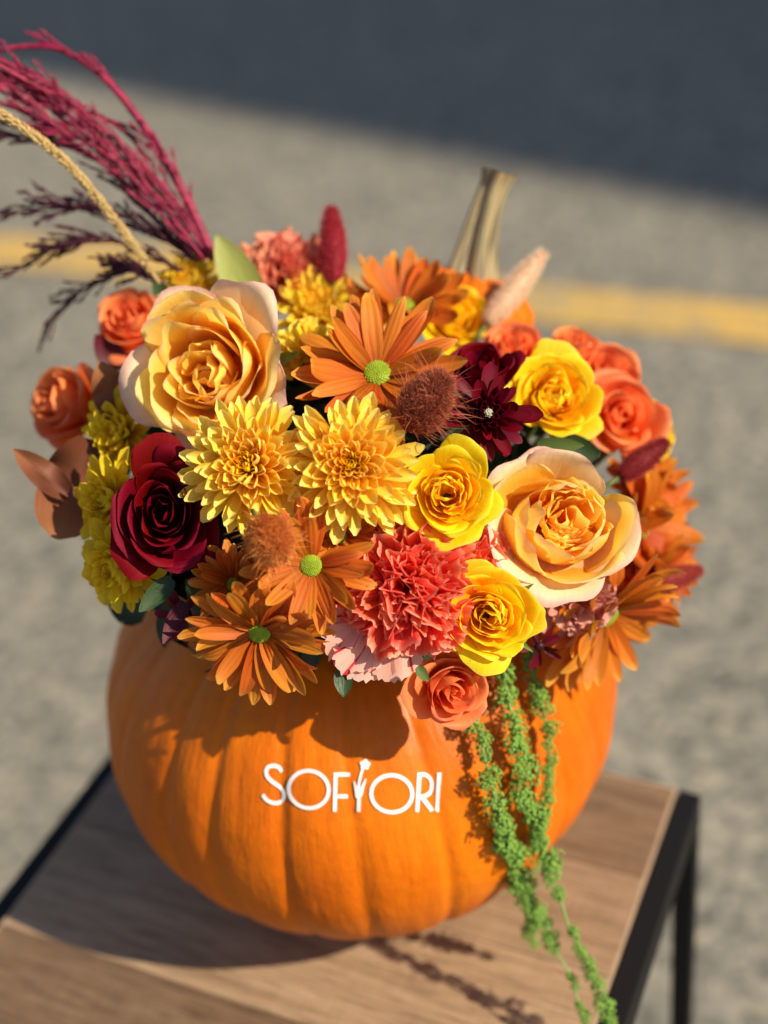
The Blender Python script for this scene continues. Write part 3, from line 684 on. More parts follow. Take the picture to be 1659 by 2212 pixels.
# ---- bunny tails, leaves, grass, amaranth ---------------------------------------
def fuzz_mat(name, col, tipc):
    m, N, L = newmat(name)
    tc = N.new('ShaderNodeTexCoord'); sp = N.new('ShaderNodeSeparateXYZ'); L.new(tc.outputs['UV'], sp.inputs[0])
    c = ramp(N, L, sp.outputs[1], [(0, col), (1, tipc)])
    p = N.new('ShaderNodeBsdfPrincipled'); L.new(c, p.inputs['Base Color']); p.inputs['Roughness'].default_value = .6; p.inputs['Specular IOR Level'].default_value = .3
    t = N.new('ShaderNodeBsdfTranslucent'); L.new(c, t.inputs[0]); mx = N.new('ShaderNodeMixShader'); mx.inputs[0].default_value = .35
    L.new(p.outputs[0], mx.inputs[1]); L.new(t.outputs[0], mx.inputs[2]); o = N.new('ShaderNodeOutputMaterial'); L.new(mx.outputs[0], o.inputs[0]); return m
def bunny(label, base, tip, wpx, lift, col, tipc, seed, n_short=5200, n_long=90, short=.16, long_=.75, name='bunny_tail_grass', group='dyed bunny tail grass heads'):
    (bx, by, bl), (tx, ty, tl) = base, tip
    A = Vector(at(bx, by, bl)); B = Vector(at(bx, by, bl)) if False else Vector(CAM + ray(tx, ty) * (dome_t(bx, by) - tl))
    ax = B - A; Ln = ax.length
    root = empty(name, Matrix.Translation(A) @ ax.to_track_quat('Z', 'Y').to_matrix().to_4x4()); tag(root, label, 'grass head', group)
    R = px2m(bx, by, bl, wpx / 2); r_ = random.Random(seed)
    fm = fuzz_mat(name + '_fuzz_%d' % seed, col, tipc)
    prof = lambda q: R * (math.sin(math.pi * min(1, max(0, .06 + .90 * q)))) ** .62 * (1.12 - .28 * q)
    V, F = revolve([(prof(q) * .82, Ln * q) for q in np.linspace(0, 1, 16)], 20)
    V = [Vector(v) * (1 + .06 * noise.noise(Vector(v) * 900)) for v in V]
    obj('head', mesh('head', V, F, fm, [(0, .15)] * len(V)), root)
    mb = MB()
    def hair(q, a, ln, wd, lean):
        r = prof(q) * .80; o = Vector((r * math.cos(a), r * math.sin(a), Ln * q)); rad = Vector((math.cos(a), math.sin(a), 0))
        d = (rad * (1 - lean) + Vector((0, 0, 1)) * lean + Vector((r_.gauss(0, .25), r_.gauss(0, .25), r_.gauss(0, .2)))).normalized()
        s = d.cross(Vector((r_.gauss(0, 1), r_.gauss(0, 1), r_.gauss(0, 1)))).normalized() * wd
        m_ = o + d * ln * .55; d2 = (d + Vector((r_.gauss(0, .2), r_.gauss(0, .2), r_.gauss(0, .2)))).normalized()
        e = m_ + d2 * ln * .45
        mb.add([o - s, o + s, m_ + s * .7, m_ - s * .7, e], [(0, 1, 2, 3), (3, 2, 4)], [(0, .1), (1, .1), (1, .6), (0, .6), (.5, 1)])
    for _ in range(n_short): hair(r_.random() ** .9, r_.uniform(0, 6.283), R * short * r_.uniform(.6, 1.8), R * .013, r_.uniform(.2, .75))
    for _ in range(n_long): hair(r_.uniform(.05, .95), r_.uniform(0, 6.283), R * long_ * r_.uniform(.5, 1.5), R * .016, r_.uniform(.0, .55))
    o = obj('fuzz', mb.mesh('fuzz', fm, True), root); o['kind'] = 'stuff'
    add_stem(root, .001, .0011, mat='stem')
    return root

def leaf(name, label, cat, group, base, tip, wpx, mat, bend=.3, cup=.25, roll=0.0, a=.55, b=.75, lift=0.0, wav=0.0, seed=1, side=None, tiplift=None):
    (bx, by), (tx, ty) = base, tip
    t0 = dome_t(bx, by) - lift; A = Vector(CAM + ray(bx, by) * t0)
    t1 = t0 if tiplift is None else t0 - tiplift
    B = Vector(CAM + ray(tx, ty) * t1); ax = (B - A); Ln = ax.length; ax.normalize()
    tw = Vector(-ray(bx, by)); nz_ = (tw - ax * tw.dot(ax)).normalized(); xs = ax.cross(nz_)
    mt = Matrix((xs, ax, nz_)).transposed().to_4x4()
    root = obj(name, None) if False else None
    wd = px2m(bx, by, lift, wpx / 2); r_ = random.Random(seed)
    V, F, uv = strap(Ln, wd, cup, bend, a=a, b=b, nu=11, nv=14)
    V = V.copy(); k = r_.uniform(0, 6)
    V[:, 2] += wav * wd * np.sin(V[:, 1] / Ln * 9 + k) * np.abs(V[:, 0]) / wd
    o = obj(name, mesh(name, V, F, MT[mat], uv), None)
    o.matrix_world = Matrix.Translation(A) @ mt @ Matrix.Rotation(roll, 4, 'Y')
    tag(o, label, cat, group); return o

# ------------------------------------------------------------------ foam and filler greens inside
V, F = revolve([(.01, .06), (.06, .065), (.062, .12), (.062, .19), (.064, .228), (.085, .25), (.095, .275), (.07, .31), (.01, .325)], 32)
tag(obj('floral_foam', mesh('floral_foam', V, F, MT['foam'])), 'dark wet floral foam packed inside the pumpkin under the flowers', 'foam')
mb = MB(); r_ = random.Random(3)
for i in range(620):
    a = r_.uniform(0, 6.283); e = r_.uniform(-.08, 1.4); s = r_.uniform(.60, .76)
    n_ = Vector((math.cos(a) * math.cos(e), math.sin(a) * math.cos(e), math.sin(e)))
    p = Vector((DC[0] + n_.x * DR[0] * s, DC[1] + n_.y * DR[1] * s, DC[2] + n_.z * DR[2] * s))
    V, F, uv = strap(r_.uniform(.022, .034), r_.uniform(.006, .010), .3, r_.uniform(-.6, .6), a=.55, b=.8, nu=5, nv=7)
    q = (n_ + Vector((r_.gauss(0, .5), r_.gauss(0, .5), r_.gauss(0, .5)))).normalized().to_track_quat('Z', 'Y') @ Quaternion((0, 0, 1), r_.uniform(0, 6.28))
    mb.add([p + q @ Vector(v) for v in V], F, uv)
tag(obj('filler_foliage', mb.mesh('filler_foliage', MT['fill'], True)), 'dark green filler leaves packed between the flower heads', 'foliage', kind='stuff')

# ------------------------------------------------------------------ pumpkin lid with its stalk, tucked behind the flowers
lidp = CAM + ray(985, 640) * (dome_t(985, 640) + .052)
s0 = Vector(CAM + ray(1018, 612) * (dome_t(985, 640) + .052)); s1 = Vector(CAM + ray(1082, 372) * (dome_t(985, 640) + .05))
axz = (s1 - s0); SL = axz.length
lroot = empty('stalked_pumpkin_top', Matrix.Translation(s0) @ axz.to_track_quat('Z', 'Y').to_matrix().to_4x4())
tag(lroot, 'cut-off pumpkin lid with a tall dry stalk tucked behind the flowers', 'pumpkin lid')
V, F = [], []
nl = 96
for j, (r, z) in enumerate([(.012, .006), (.03, .004), (.034, -.002), (.040, -.008), (.042, -.016), (.040, -.020), (.034, -.018), (.01, -.024)]):
    for k in range(nl):
        t = 2 * math.pi * k / nl; rr = r * (1 - .02 * (abs(math.cos(t * 6)) < .25)); V.append((rr * math.cos(t), rr * math.sin(t), z - .003 * (1 - abs(math.sin(t * 6)))))
for j in range(7):
    for k in range(nl): F.append((j * nl + k, j * nl + (k + 1) % nl, (j + 1) * nl + (k + 1) % nl, (j + 1) * nl + k))
obj('lid', mesh('lid', V, F, MT['pumpkin'], [(i % nl / nl, .1) for i in range(len(V))]), lroot)
def stalk_mat():
    m, N, L = newmat('dry_stalk')
    tc = N.new('ShaderNodeTexCoord'); mp = N.new('ShaderNodeMapping'); L.new(tc.outputs['UV'], mp.inputs[0]); mp.inputs['Scale'].default_value = (26, 1.2, 1)
    nz = N.new('ShaderNodeTexNoise'); nz.inputs['Scale'].default_value = 1; nz.inputs['Detail'].default_value = 4; L.new(mp.outputs[0], nz.inputs['Vector'])
    c = ramp(N, L, nz.outputs[0], [(.32, (.05, .042, .02)), (.46, (.20, .16, .075)), (.58, (.40, .30, .15)), (.75, (.50, .42, .26))])
    p = N.new('ShaderNodeBsdfPrincipled'); L.new(c, p.inputs['Base Color']); p.inputs['Roughness'].default_value = .6
    o = N.new('ShaderNodeOutputMaterial'); L.new(p.outputs[0], o.inputs[0]); return m
MT['stalk'] = stalk_mat(); MT['cut'] = plain('stalk_cut_end', (.55, .50, .36), .8, .3, 300)
V, F, U = [], [], []; ns, nh = 60, 26
for j in range(nh):
    q = j / (nh - 1); r = .0085 + .010 * (1 - q) ** 2.2 + .0025 * max(0, (q - .85) / .15) ** 2
    bx = .006 * math.sin(q * 2.2) - .004 * q
    for k in range(ns):
        t = 2 * math.pi * k / ns; g_ = 1 - .48 * (1 - abs(math.cos(2.5 * t + .8 * q))) ** 1.0 * (.6 + .4 * (1 - q))
        V.append((bx + r * g_ * math.cos(t), r * g_ * math.sin(t), SL * q)); U.append((k / ns, q))
for j in range(nh - 1):
    for k in range(ns): F.append((j * ns + k, j * ns + (k + 1) % ns, (j + 1) * ns + (k + 1) % ns, (j + 1) * ns + k))
st = obj('stalk', mesh('stalk', V, F, MT['stalk'], U), lroot)
top = [Vector(v) + Vector((0, 0, .0003)) for v in V[-ns:]]
obj('cut_end', mesh('cut_end', top, [tuple(range(ns))], MT['cut'], smooth=False), st)

# ------------------------------------------------------------------ the flowers
G = dict(sr='yellow spray roses in the bouquet', co='coral orange spray roses in the bouquet', gm='golden chrysanthemums in the bouquet', od='orange daisy chrysanthemums in the bouquet',
         pg='peach garden roses', br='burgundy roses', gy='greenish yellow chrysanthemums on the shaded side', ca='carnations in the bouquet', wd='wine red dahlias in the bouquet')
# peach garden roses
rose('garden_rose', 'large open peach garden rose with pale pinkish outer petals above the burgundy rose', 'rose', G['pg'], 460, 792, 196, (-.36, .10), 50, 'peach', n=25, depth=.80, a0=.24, p=1.0, z0=.30, z1=.30, z2=-.50, wi=75, wo=52,
     lip=.14, lt=.4, point=.14, ruffle=.034, lift=.018, seed=8, bulge=1.12, open_=.95, rvar=.11, outer='peach_outer', n_outer=6, core=16, coremat='peach_core', offc=(-.10, -.02))
rose('garden_rose', 'large cupped peach garden rose with crumpled centre between two yellow roses', 'rose', G['pg'], 1210, 1132, 176, (.24, .18), 0, 'peach', n=18, depth=.8, a0=.36, p=.8, z0=.30, z1=.10, z2=-.42, wi=72, wo=46,
     lip=.12, lt=.6, point=.04, ruffle=.018, lift=.012, seed=21, bulge=1.26, open_=.75, rvar=.06, ball=.58, outer='peach_outer', n_outer=5, core=34, coremat='peach_core', offc=(.04, .06), core_r=1.3, squash=(1.08, .92))
# burgundy roses
rose('burgundy_rose', 'deep burgundy velvet rose on the shaded side under the peach garden rose', 'rose', G['br'], 352, 1108, 138, (-.12, .06), 95, 'burgundy', n=24, depth=.8, a0=.10, p=1.05, z0=.28, z1=.10, z2=-.42, wi=105, wo=48, open_=.8, rvar=.05,
     lip=.15, lt=.3, point=.05, ruffle=.014, lift=.014, seed=5, squash=(1.16, .9))
rose('burgundy_rose', 'burgundy rose standing upright behind the small wine red dahlia', 'rose', G['br'], 1040, 800, 88, (-.1, .72), 0, 'burgundy', n=16, depth=.9, z0=.4, lift=-.004, seed=6, lip=.12, point=.05)
# golden chrysanthemums
mum('chrysanthemum', 'golden chrysanthemum beside the burgundy rose', 'chrysanthemum', G['gm'], 532, 1002, 156, (-.24, .20), 0, n=150, flat=.94, lift=.02, seed=3)
mum('chrysanthemum', 'golden chrysanthemum touching the yellow spray rose and the dark bunny tail', 'chrysanthemum', G['gm'], 757, 1003, 158, (.0, .12), 0, n=165, lift=.024, seed=9)
# yellow spray roses
SRK = dict(n=27, depth=.62, a0=.16, p=.92, z0=.16, z1=.10, z2=-.38, wi=80, wo=44, lip=.08, lt=.4, ruffle=.020, bulge=1.12, open_=.95, rvar=.09)
rose('spray_rose', 'yellow spray rose between golden chrysanthemum and cupped peach rose', 'rose', G['sr'], 966, 1066, 122, (.02, .08), 0, 'yellow', seed=31, lift=.02, point=.06, core=11, **SRK)
rose('spray_rose', 'yellow spray rose directly above the green hanging strands', 'rose', G['sr'], 1056, 1328, 122, (.10, -.04), 70, 'yellow', seed=33, lift=.018, point=.04, squash=(.9, 1.08), core=11, **SRK)
rose('spray_rose', 'yellow spray rose with crumpled full centre beside the coral orange roses', 'rose', G['sr'], 1200, 850, 116, (.22, .30), 10, 'yellow', seed=35, lift=.006, point=.03, core=14, **SRK)
rose('spray_rose', 'yellow spray rose at the foot of the pumpkin stalk', 'rose', G['sr'], 985, 682, 88, (.12, .50), 10, 'yellow', seed=37, lift=-.004, point=.02, core=8, **SRK)
rose('spray_rose', 'yellow spray rose mostly hidden behind the coral orange rose', 'rose', G['sr'], 1402, 930, 82, (.62, .25), 10, 'yellow', seed=39, lift=-.02, point=.02, **SRK)
# coral orange spray roses
CO = dict(n=17, depth=1.0, a0=.08, p=1.05, z0=.42, z1=.06, z2=-.62, wi=120, wo=64, lip=.16, lt=.4, ruffle=.014, bulge=1.15, point=.06, open_=.6, rvar=.09)
rose('coral_spray_rose', 'coral orange rosebud hanging at the pumpkin rim under the carnation', 'rose', G['co'], 978, 1490, 92, (.30, -.30), 0, 'orange', seed=41, lift=.012, **CO)
rose('coral_spray_rose', 'coral orange rosebud behind the tall peach garden rose', 'rose', G['co'], 278, 690, 86, (-.35, .42), 0, 'orange', seed=42, lift=-.006, **CO)
rose('coral_spray_rose', 'coral orange rosebud seen side-on with green sepals above the copper leaf', 'rose', G['co'], 122, 872, 102, (-.80, .12), 0, 'orange', seed=43, lift=.0, **CO)
rose('coral_spray_rose', 'open coral orange rose with tight spiral centre beside the yellow rose', 'rose', G['co'], 1346, 895, 102, (.30, .20), 0, 'orange', seed=44, lift=.004, **dict(CO, z0=.3, z2=-.45))
rose('coral_spray_rose', 'coral orange rose peeking out above the open coral rose', 'rose', G['co'], 1320, 800, 74, (.35, .35), 0, 'orange', seed=45, lift=-.012, **CO)
rose('coral_spray_rose', 'closed coral orange rosebud pointing up behind the yellow rose', 'rose', G['co'], 1240, 752, 58, (.15, .80), 0, 'orange', seed=46, lift=-.014, **dict(CO, n=12, z0=.7))
rose('coral_spray_rose', 'small coral orange rosebud tucked between cupped peach rose and sideways daisy', 'rose', G['co'], 1378, 1238, 58, (.5, -.1), 0, 'orange', seed=48, lift=-.006, **dict(CO, n=12))
rose('coral_spray_rose', 'coral orange rose beneath the cream bunny tail', 'rose', G['co'], 1112, 748, 74, (.1, .62), 0, 'orange', seed=47, lift=-.012, **CO)
# carnations
carnation('carnation', 'coral red ruffled carnation with pale striped lower petals', 'carnation', G['ca'], 884, 1268, 172, (.02, -.02), 0, 'carn', 'carn_pale', n=60, n_out=9, lift=.008, seed=51, out_len=1.22, out_arc=(95, 275))
carnation('carnation', 'salmon carnation at the back beside the upright red bunny tail', 'carnation', G['ca'], 612, 565, 108, (-.1, .66), 0, 'carn_salmon', None, n=44, n_out=8, lift=-.01, seed=52)
carnation('carnation', 'lemon yellow carnation squeezed between peach rose and orange daisy', 'carnation', G['ca'], 668, 752, 78, (.1, .4), 0, 'lemon', None, n=34, n_out=6, lift=-.008, seed=53, amp=.14)
carnation('carnation', 'dusty pink carnation squashed below the cupped peach rose', 'carnation', G['ca'], 1240, 1300, 104, (.1, -.35), 0, 'dusty', None, n=24, n_out=6, lift=-.004, seed=54, amp=.12)
# yellow flowers behind
mum('chrysanthemum', 'pale golden chrysanthemum behind the orange daisy', 'chrysanthemum', G['gm'], 690, 665, 112, (.05, .62), 0, mat='lemon', inmat='lemon', n=85, lift=-.006, seed=61, droop=85)
mum('button_chrysanthemum', 'yellow button chrysanthemum beneath the crimson grass', 'chrysanthemum', None, 408, 605, 70, (-.15, .6), 0, mat='lemon', inmat='lemon', n=90, lift=-.012, seed=62, wide=1.5, droop=80, close=-.1)
mum('green_chrysanthemum', 'greenish yellow chrysanthemum behind the coral rosebud with sepals', 'chrysanthemum', G['gy'], 248, 935, 108, (-.70, .05), 0, mat='greenmum', inmat='greenmum', n=70, lift=-.008, seed=63, wide=1.3)
mum('green_chrysanthemum', 'greenish yellow chrysanthemum between copper leaf and burgundy rose', 'chrysanthemum', G['gy'], 226, 1085, 112, (-.76, -.05), 0, mat='greenmum', inmat='greenmum', n=70, lift=-.004, seed=64, wide=1.3)
mum('green_chrysanthemum', 'greenish yellow chrysanthemum drooping over the pumpkin rim under the burgundy rose', 'chrysanthemum', G['gy'], 246, 1228, 116, (-.70, -.32), 0, mat='greenmum', inmat='greenmum', n=70, lift=-.004, seed=65, wide=1.4)
# orange daisies
daisy('orange_daisy', 'orange daisy with bright green eye beside the dark red bunny tail', 'daisy', G['od'], 815, 806, 186, (.06, .50), 8, lift=.004, seed=71, incl=(80, 62), wide=1.1, eye=.165, jit=.2)
daisy('orange_daisy', 'orange daisy standing at the back behind the other orange daisy', 'daisy', G['od'], 872, 660, 138, (.05, .80), 0, lift=-.004, seed=72, incl=(72, 52), wide=1.2)
daisy('orange_daisy', 'orange daisy with green eye touching the coral carnation and rusty bunny tail', 'daisy', G['od'], 672, 1222, 142, (-.10, -.06), 0, lift=.008, seed=73, incl=(78, 60), wide=1.1, eye=.175, skip=((20, 75),))
daisy('orange_daisy', 'orange daisy hanging over the pumpkin rim below another orange daisy', 'daisy', G['od'], 560, 1368, 164, (-.12, -.62), 0, lift=.004, seed=74, incl=(84, 70), wide=1.1, eye=.15)
daisy('orange_daisy', 'orange daisy facing away beside the cupped peach rose', 'daisy', G['od'], 1385, 1138, 172, (.93, -.05), 0, lift=-.012, seed=75, incl=(78, 58), wide=1.3)
daisy('orange_daisy', 'orange daisy hanging over the rim above the bare lit pumpkin skin', 'daisy', G['od'], 1312, 1330, 178, (.66, -.62), 0, lift=.004, seed=76, incl=(84, 66), wide=1.15)
carnation('carnation', 'coral carnation mostly hidden between yellow rose and cupped peach rose', 'carnation', G['ca'], 1010, 1212, 92, (.05, 0), 0, 'carn', None, n=30, n_out=6, lift=-.004, seed=55)
daisy('orange_daisy', 'orange daisy mostly hidden under the golden chrysanthemums', 'daisy', G['od'], 735, 1160, 92, (.0, .05), 0, lift=-.004, seed=77, incl=(76, 60), wide=1.25)
daisy('orange_daisy', 'orange daisy in shadow between burgundy rose and rusty bunny tail', 'daisy', G['od'], 505, 1262, 96, (-.2, -.2), 0, lift=-.008, seed=78, incl=(76, 60), wide=1.25)
daisy('orange_daisy', 'orange daisy squeezed below the sideways orange daisy', 'daisy', G['od'], 1430, 1235, 88, (.75, -.2), 0, lift=-.014, seed=79, incl=(76, 60), wide=1.25)
daisy('orange_daisy', 'orange daisy tucked behind the cupped peach rose under the open coral rose', 'daisy', G['od'], 1378, 1052, 92, (.55, .25), 0, lift=-.012, seed=80, incl=(74, 56), wide=1.25)
# wine dahlias
dahlia('wine_dahlia', 'small wine red dahlia with pale centre beside the dark red bunny tail', 'dahlia', G['wd'], 1050, 897, 116, (.12, .14), 0, lift=.020, seed=81, n_out=24, outer_incl=(42, 100))
dahlia('wine_dahlia', 'dark wine dahlia petals in shadow under the burgundy rose', 'dahlia', G['wd'], 398, 1330, 82, (-.2, -.5), 0, lift=-.004, seed=82, n_out=8, ball=False)
dahlia('wine_dahlia', 'wine red dahlia half hidden between yellow rose and lower orange daisy', 'dahlia', G['wd'], 1166, 1398, 58, (.15, -.4), 0, lift=-.004, seed=83, n_out=9, ball=False)
# bunny tails
bunny('dark red bunny tail with long pale hairs over the orange daisy', (880, 925, .022), (962, 812, .030), 118, 0, (.22, .018, .010), (.60, .20, .10), 91, short=.2, n_short=9000, n_long=240, long_=1.1)
bunny('rusty orange bunny tail under the golden chrysanthemums', (562, 1130, .026), (606, 1202, .042), 110, 0, (.58, .14, .018), (.80, .34, .09), 92, short=.2, n_short=9000, n_long=150, long_=.9)
bunny('upright crimson bunny tail beside the salmon carnation', (722, 610, .010), (716, 452, -.012), 62, 0, (.34, .012, .025), (.50, .05, .07), 93, short=.34, n_long=20, long_=.35)
bunny('cream bunny tail leaning beside the pumpkin stalk', (1052, 700, .0), (1174, 546, -.02), 58, 0, (.80, .56, .36), (.92, .76, .58), 94, short=.34, n_long=60, long_=.5)
bunny('crimson bunny tail behind the open coral rose', (1338, 1030, -.008), (1440, 955, -.02), 56, 0, (.26, .015, .02), (.44, .06, .06), 95, short=.34, n_long=30, long_=.4)
bunny('crimson bunny tail poking out below the sideways orange daisy', (1405, 1262, .0), (1512, 1232, -.02), 52, 0, (.34, .03, .03), (.52, .10, .07), 96, short=.34, n_long=30, long_=.4)
# leaves
LG = 'loose leaves in the bouquet'
leaf('pale_leaf', 'pale green leaf standing beside the salmon carnation', 'leaf', LG, (556, 672), (470, 512), 84, 'pale_leaf', lift=.012, bend=.2, tiplift=-.015)
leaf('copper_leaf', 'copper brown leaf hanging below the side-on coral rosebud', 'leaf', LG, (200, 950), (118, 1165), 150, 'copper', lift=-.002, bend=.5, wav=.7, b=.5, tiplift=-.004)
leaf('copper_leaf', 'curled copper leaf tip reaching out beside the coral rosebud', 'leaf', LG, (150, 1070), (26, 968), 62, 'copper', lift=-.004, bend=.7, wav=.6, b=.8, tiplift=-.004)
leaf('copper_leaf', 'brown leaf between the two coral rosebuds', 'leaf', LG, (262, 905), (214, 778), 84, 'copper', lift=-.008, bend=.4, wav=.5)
leaf('wine_leaf', 'dark wine leaf below the coral rosebud behind the peach rose', 'leaf', LG, (262, 800), (206, 722), 60, 'wineleaf', lift=-.004, bend=.3)
leaf('wine_leaf', 'dark wine leaf against the pumpkin under the burgundy rose', 'leaf', LG, (400, 1300), (352, 1392), 40, 'wineleaf', lift=.0, bend=.3)
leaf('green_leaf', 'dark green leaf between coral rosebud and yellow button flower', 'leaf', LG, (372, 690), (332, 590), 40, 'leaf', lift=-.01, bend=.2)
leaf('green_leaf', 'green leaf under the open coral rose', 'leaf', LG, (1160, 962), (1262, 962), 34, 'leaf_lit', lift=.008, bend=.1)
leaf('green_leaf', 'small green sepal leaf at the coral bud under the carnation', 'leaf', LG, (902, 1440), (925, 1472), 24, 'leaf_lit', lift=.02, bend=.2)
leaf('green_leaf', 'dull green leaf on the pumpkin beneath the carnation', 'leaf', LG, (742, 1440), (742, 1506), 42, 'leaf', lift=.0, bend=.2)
leaf('green_leaf', 'dark leaf on the pumpkin beside the drooping green chrysanthemum', 'leaf', LG, (372, 1250), (300, 1322), 44, 'leaf', lift=.0, bend=.2)  # dark leaf green puts the shade here into the colour
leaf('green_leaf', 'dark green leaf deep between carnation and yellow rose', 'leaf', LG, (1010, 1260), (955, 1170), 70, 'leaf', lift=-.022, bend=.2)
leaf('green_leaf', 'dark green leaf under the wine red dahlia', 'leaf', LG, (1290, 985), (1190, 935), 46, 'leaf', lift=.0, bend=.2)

# ------------------------------------------------------------------ dyed grass
def path3(pts, d0, d1):
    n = len(pts); return [CAM + ray(*p) * (d0 + (d1 - d0) * i / (n - 1)) for i, p in enumerate(pts)]
def panicle(label, pts, mat, d0, d1, seed, nbr=22, blen=60, rad=.0011, group='dyed crimson grass plumes', name='grass_plume', spread=.35, thick=1.0):
    P = [Vector(p) for p in smoothline(path3(pts, d0, d1), 5)]
    root = empty(name, Matrix.Translation(P[0])); tag(root, label, 'grass', group)
    r_ = random.Random(seed); o0 = P[0]
    n = len(P); V, F = tube([p - o0 for p in P], [rad * (1 - .6 * i / n) for i in range(n)], 6); obj('stalk', mesh('stalk', V, F, MT[mat]), root)
    s = d0 / FPX; mb = MB()
    for k in range(nbr):
        i = int(r_.uniform(.03, .97) * (n - 2)); d = (P[i + 1] - P[i]).normalized(); b_ = P[i] - o0
        L_ = blen * s * r_.uniform(.5, 1.3); c = b_.copy(); pts_ = [c.copy()]
        side = Vector((r_.gauss(0, 1), r_.gauss(0, 1), r_.gauss(0, 1))); side = (side - d * side.dot(d)).normalized()
        dd = (d + side * spread * r_.uniform(.4, 1.4)).normalized()
        for q in range(5):
            c = c + dd * L_ / 5; dd = (dd + Vector((r_.gauss(0, .12), r_.gauss(0, .12), r_.gauss(0, .12))) + d * .15).normalized(); pts_.append(c.copy())
            if q > 0:
                for _ in range(3):
                    sd_ = Vector((r_.gauss(0, 1), r_.gauss(0, 1), r_.gauss(0, 1))); dk = (dd + sd_ * .13).normalized(); l2 = L_ * r_.uniform(.12, .32)
                    V, F = tube([c, c + dk * l2 * .5, c + dk * l2], [.0002 * thick, .00052 * thick, .00012 * thick], 4, False); mb.add(V, F)
        V, F = tube(pts_, [.00055 * thick * (1 - .12 * i_) for i_ in range(6)], 4, False); mb.add(V, F)
    o = obj('branchlets', mb.mesh('branchlets', MT[mat], True), root); o['kind'] = 'stuff'
    return root
bd = dome_t(455, 545) + .012
panicle('tall arching crimson grass plume with a bent-over tip', [(462, 560), (400, 425), (335, 310), (255, 200), (175, 130), (95, 100), (-30, 110)], 'redgrass', bd, bd + .05, 101, nbr=26, blen=95, rad=.0030, spread=.06, thick=1.5)
panicle('crimson grass plume running straight to the top of the bunch', [(455, 560), (375, 440), (285, 345), (180, 270), (90, 205), (-40, 110)], 'redgrass', bd, bd + .03, 102, nbr=65, blen=120, spread=.12, thick=1.05)
panicle('crimson grass plume closest to the straw spike', [(440, 560), (370, 470), (300, 400), (230, 330), (150, 290), (60, 225), (-40, 160)], 'redgrass', bd - .005, bd + .02, 103, nbr=65, blen=110, spread=.14, thick=1.05)
panicle('thin crimson grass plume drooping at its tip', [(448, 556), (330, 420), (235, 310), (160, 230), (70, 190), (-40, 140)], 'redgrass', bd + .004, bd + .04, 109, nbr=45, blen=110, spread=.12, thick=1.0)
for k_, (lb, pp) in enumerate([('smooth drooping crimson grass strand lying along the upper plume', [(458, 562), (390, 450), (310, 355), (215, 270), (120, 195), (30, 140), (-40, 120)]),
                                ('smooth drooping crimson grass strand between the crimson plumes', [(446, 560), (350, 440), (262, 350), (170, 280), (70, 210), (-40, 150)]),
                                ('smooth drooping crimson grass strand beneath the crimson plumes', [(436, 562), (340, 455), (250, 375), (160, 310), (60, 250), (-40, 200)]),
                                ('short crimson grass strand with a broken hanging tip', [(-40, 120), (40, 165), (120, 205), (200, 245), (250, 270), (288, 305)])]):
    panicle(lb, pp, 'redgrass', bd + .004 * k_, bd + .03, 120 + k_, nbr=26, blen=90, spread=.07, rad=.0014, thick=1.1)
panicle('dark wine grass plume spreading level above the straw spike', [(425, 565), (330, 500), (240, 455), (150, 450), (60, 456), (-40, 470)], 'darkgrass', bd, bd + .05, 104, nbr=48, blen=80, spread=.4, thick=1.4)
panicle('dark wine grass plume fanning out behind the straw spike', [(420, 560), (310, 450), (210, 345), (120, 305), (20, 290), (-40, 290)], 'darkgrass', bd, bd + .06, 105, nbr=50, blen=80, spread=.4, thick=1.4)
panicle('dark wine grass plume crossing the yellow road line', [(395, 585), (300, 540), (220, 515), (150, 525), (80, 555), (-20, 610)], 'darkgrass', bd - .005, bd + .04, 106, nbr=40, blen=70, spread=.45, thick=1.4)
panicle('drooping dark wine grass plume above the coral rosebud', [(345, 600), (270, 585), (215, 610), (160, 640), (115, 690), (85, 740)], 'darkgrass', bd - .01, bd + .06, 107, nbr=34, blen=60, spread=.5, thick=1.2)
panicle('short dark wine grass tuft under the straw spike', [(350, 610), (310, 580), (265, 572), (235, 570)], 'darkgrass', bd - .01, bd + .01, 108, nbr=40, blen=50, spread=.6, thick=1.3)
# straw spike
P = [Vector(p) for p in smoothline(path3([(345, 612), (255, 485), (170, 380), (90, 305), (-30, 225)], bd - .012, bd - .03), 12)]
wroot = empty('straw_spike', Matrix.Translation(P[0])); tag(wroot, 'straw coloured dried grass spike crossing the crimson plumes', 'grass')
n = len(P); V, F = tube([p - P[0] for p in P], .0011, 6); obj('stalk', mesh('stalk', V, F, MT['wheat']), wroot)
mb = MB(); r_ = random.Random(7)
for i in range(2, n - 1):
    d = (P[i + 1] - P[i]).normalized(); x = d.orthogonal().normalized(); y = d.cross(x); ln = (P[i + 1] - P[i]).length
    for k in range(26):
        a = r_.uniform(0, 6.28); o_ = P[i] - P[0] + d * ln * r_.random() + (x * math.cos(a) + y * math.sin(a)) * .0011
        dk = (d * .9 + (x * math.cos(a) + y * math.sin(a)) * .75).normalized(); l2 = r_.uniform(.0018, .003)
        V, F = tube([o_, o_ + dk * l2 * .5, o_ + dk * l2], [.0003, .0007, .00015], 5, False); mb.add(V, F)
o = obj('grains', mb.mesh('grains', MT['wheat'], True), wroot); o['kind'] = 'stuff'

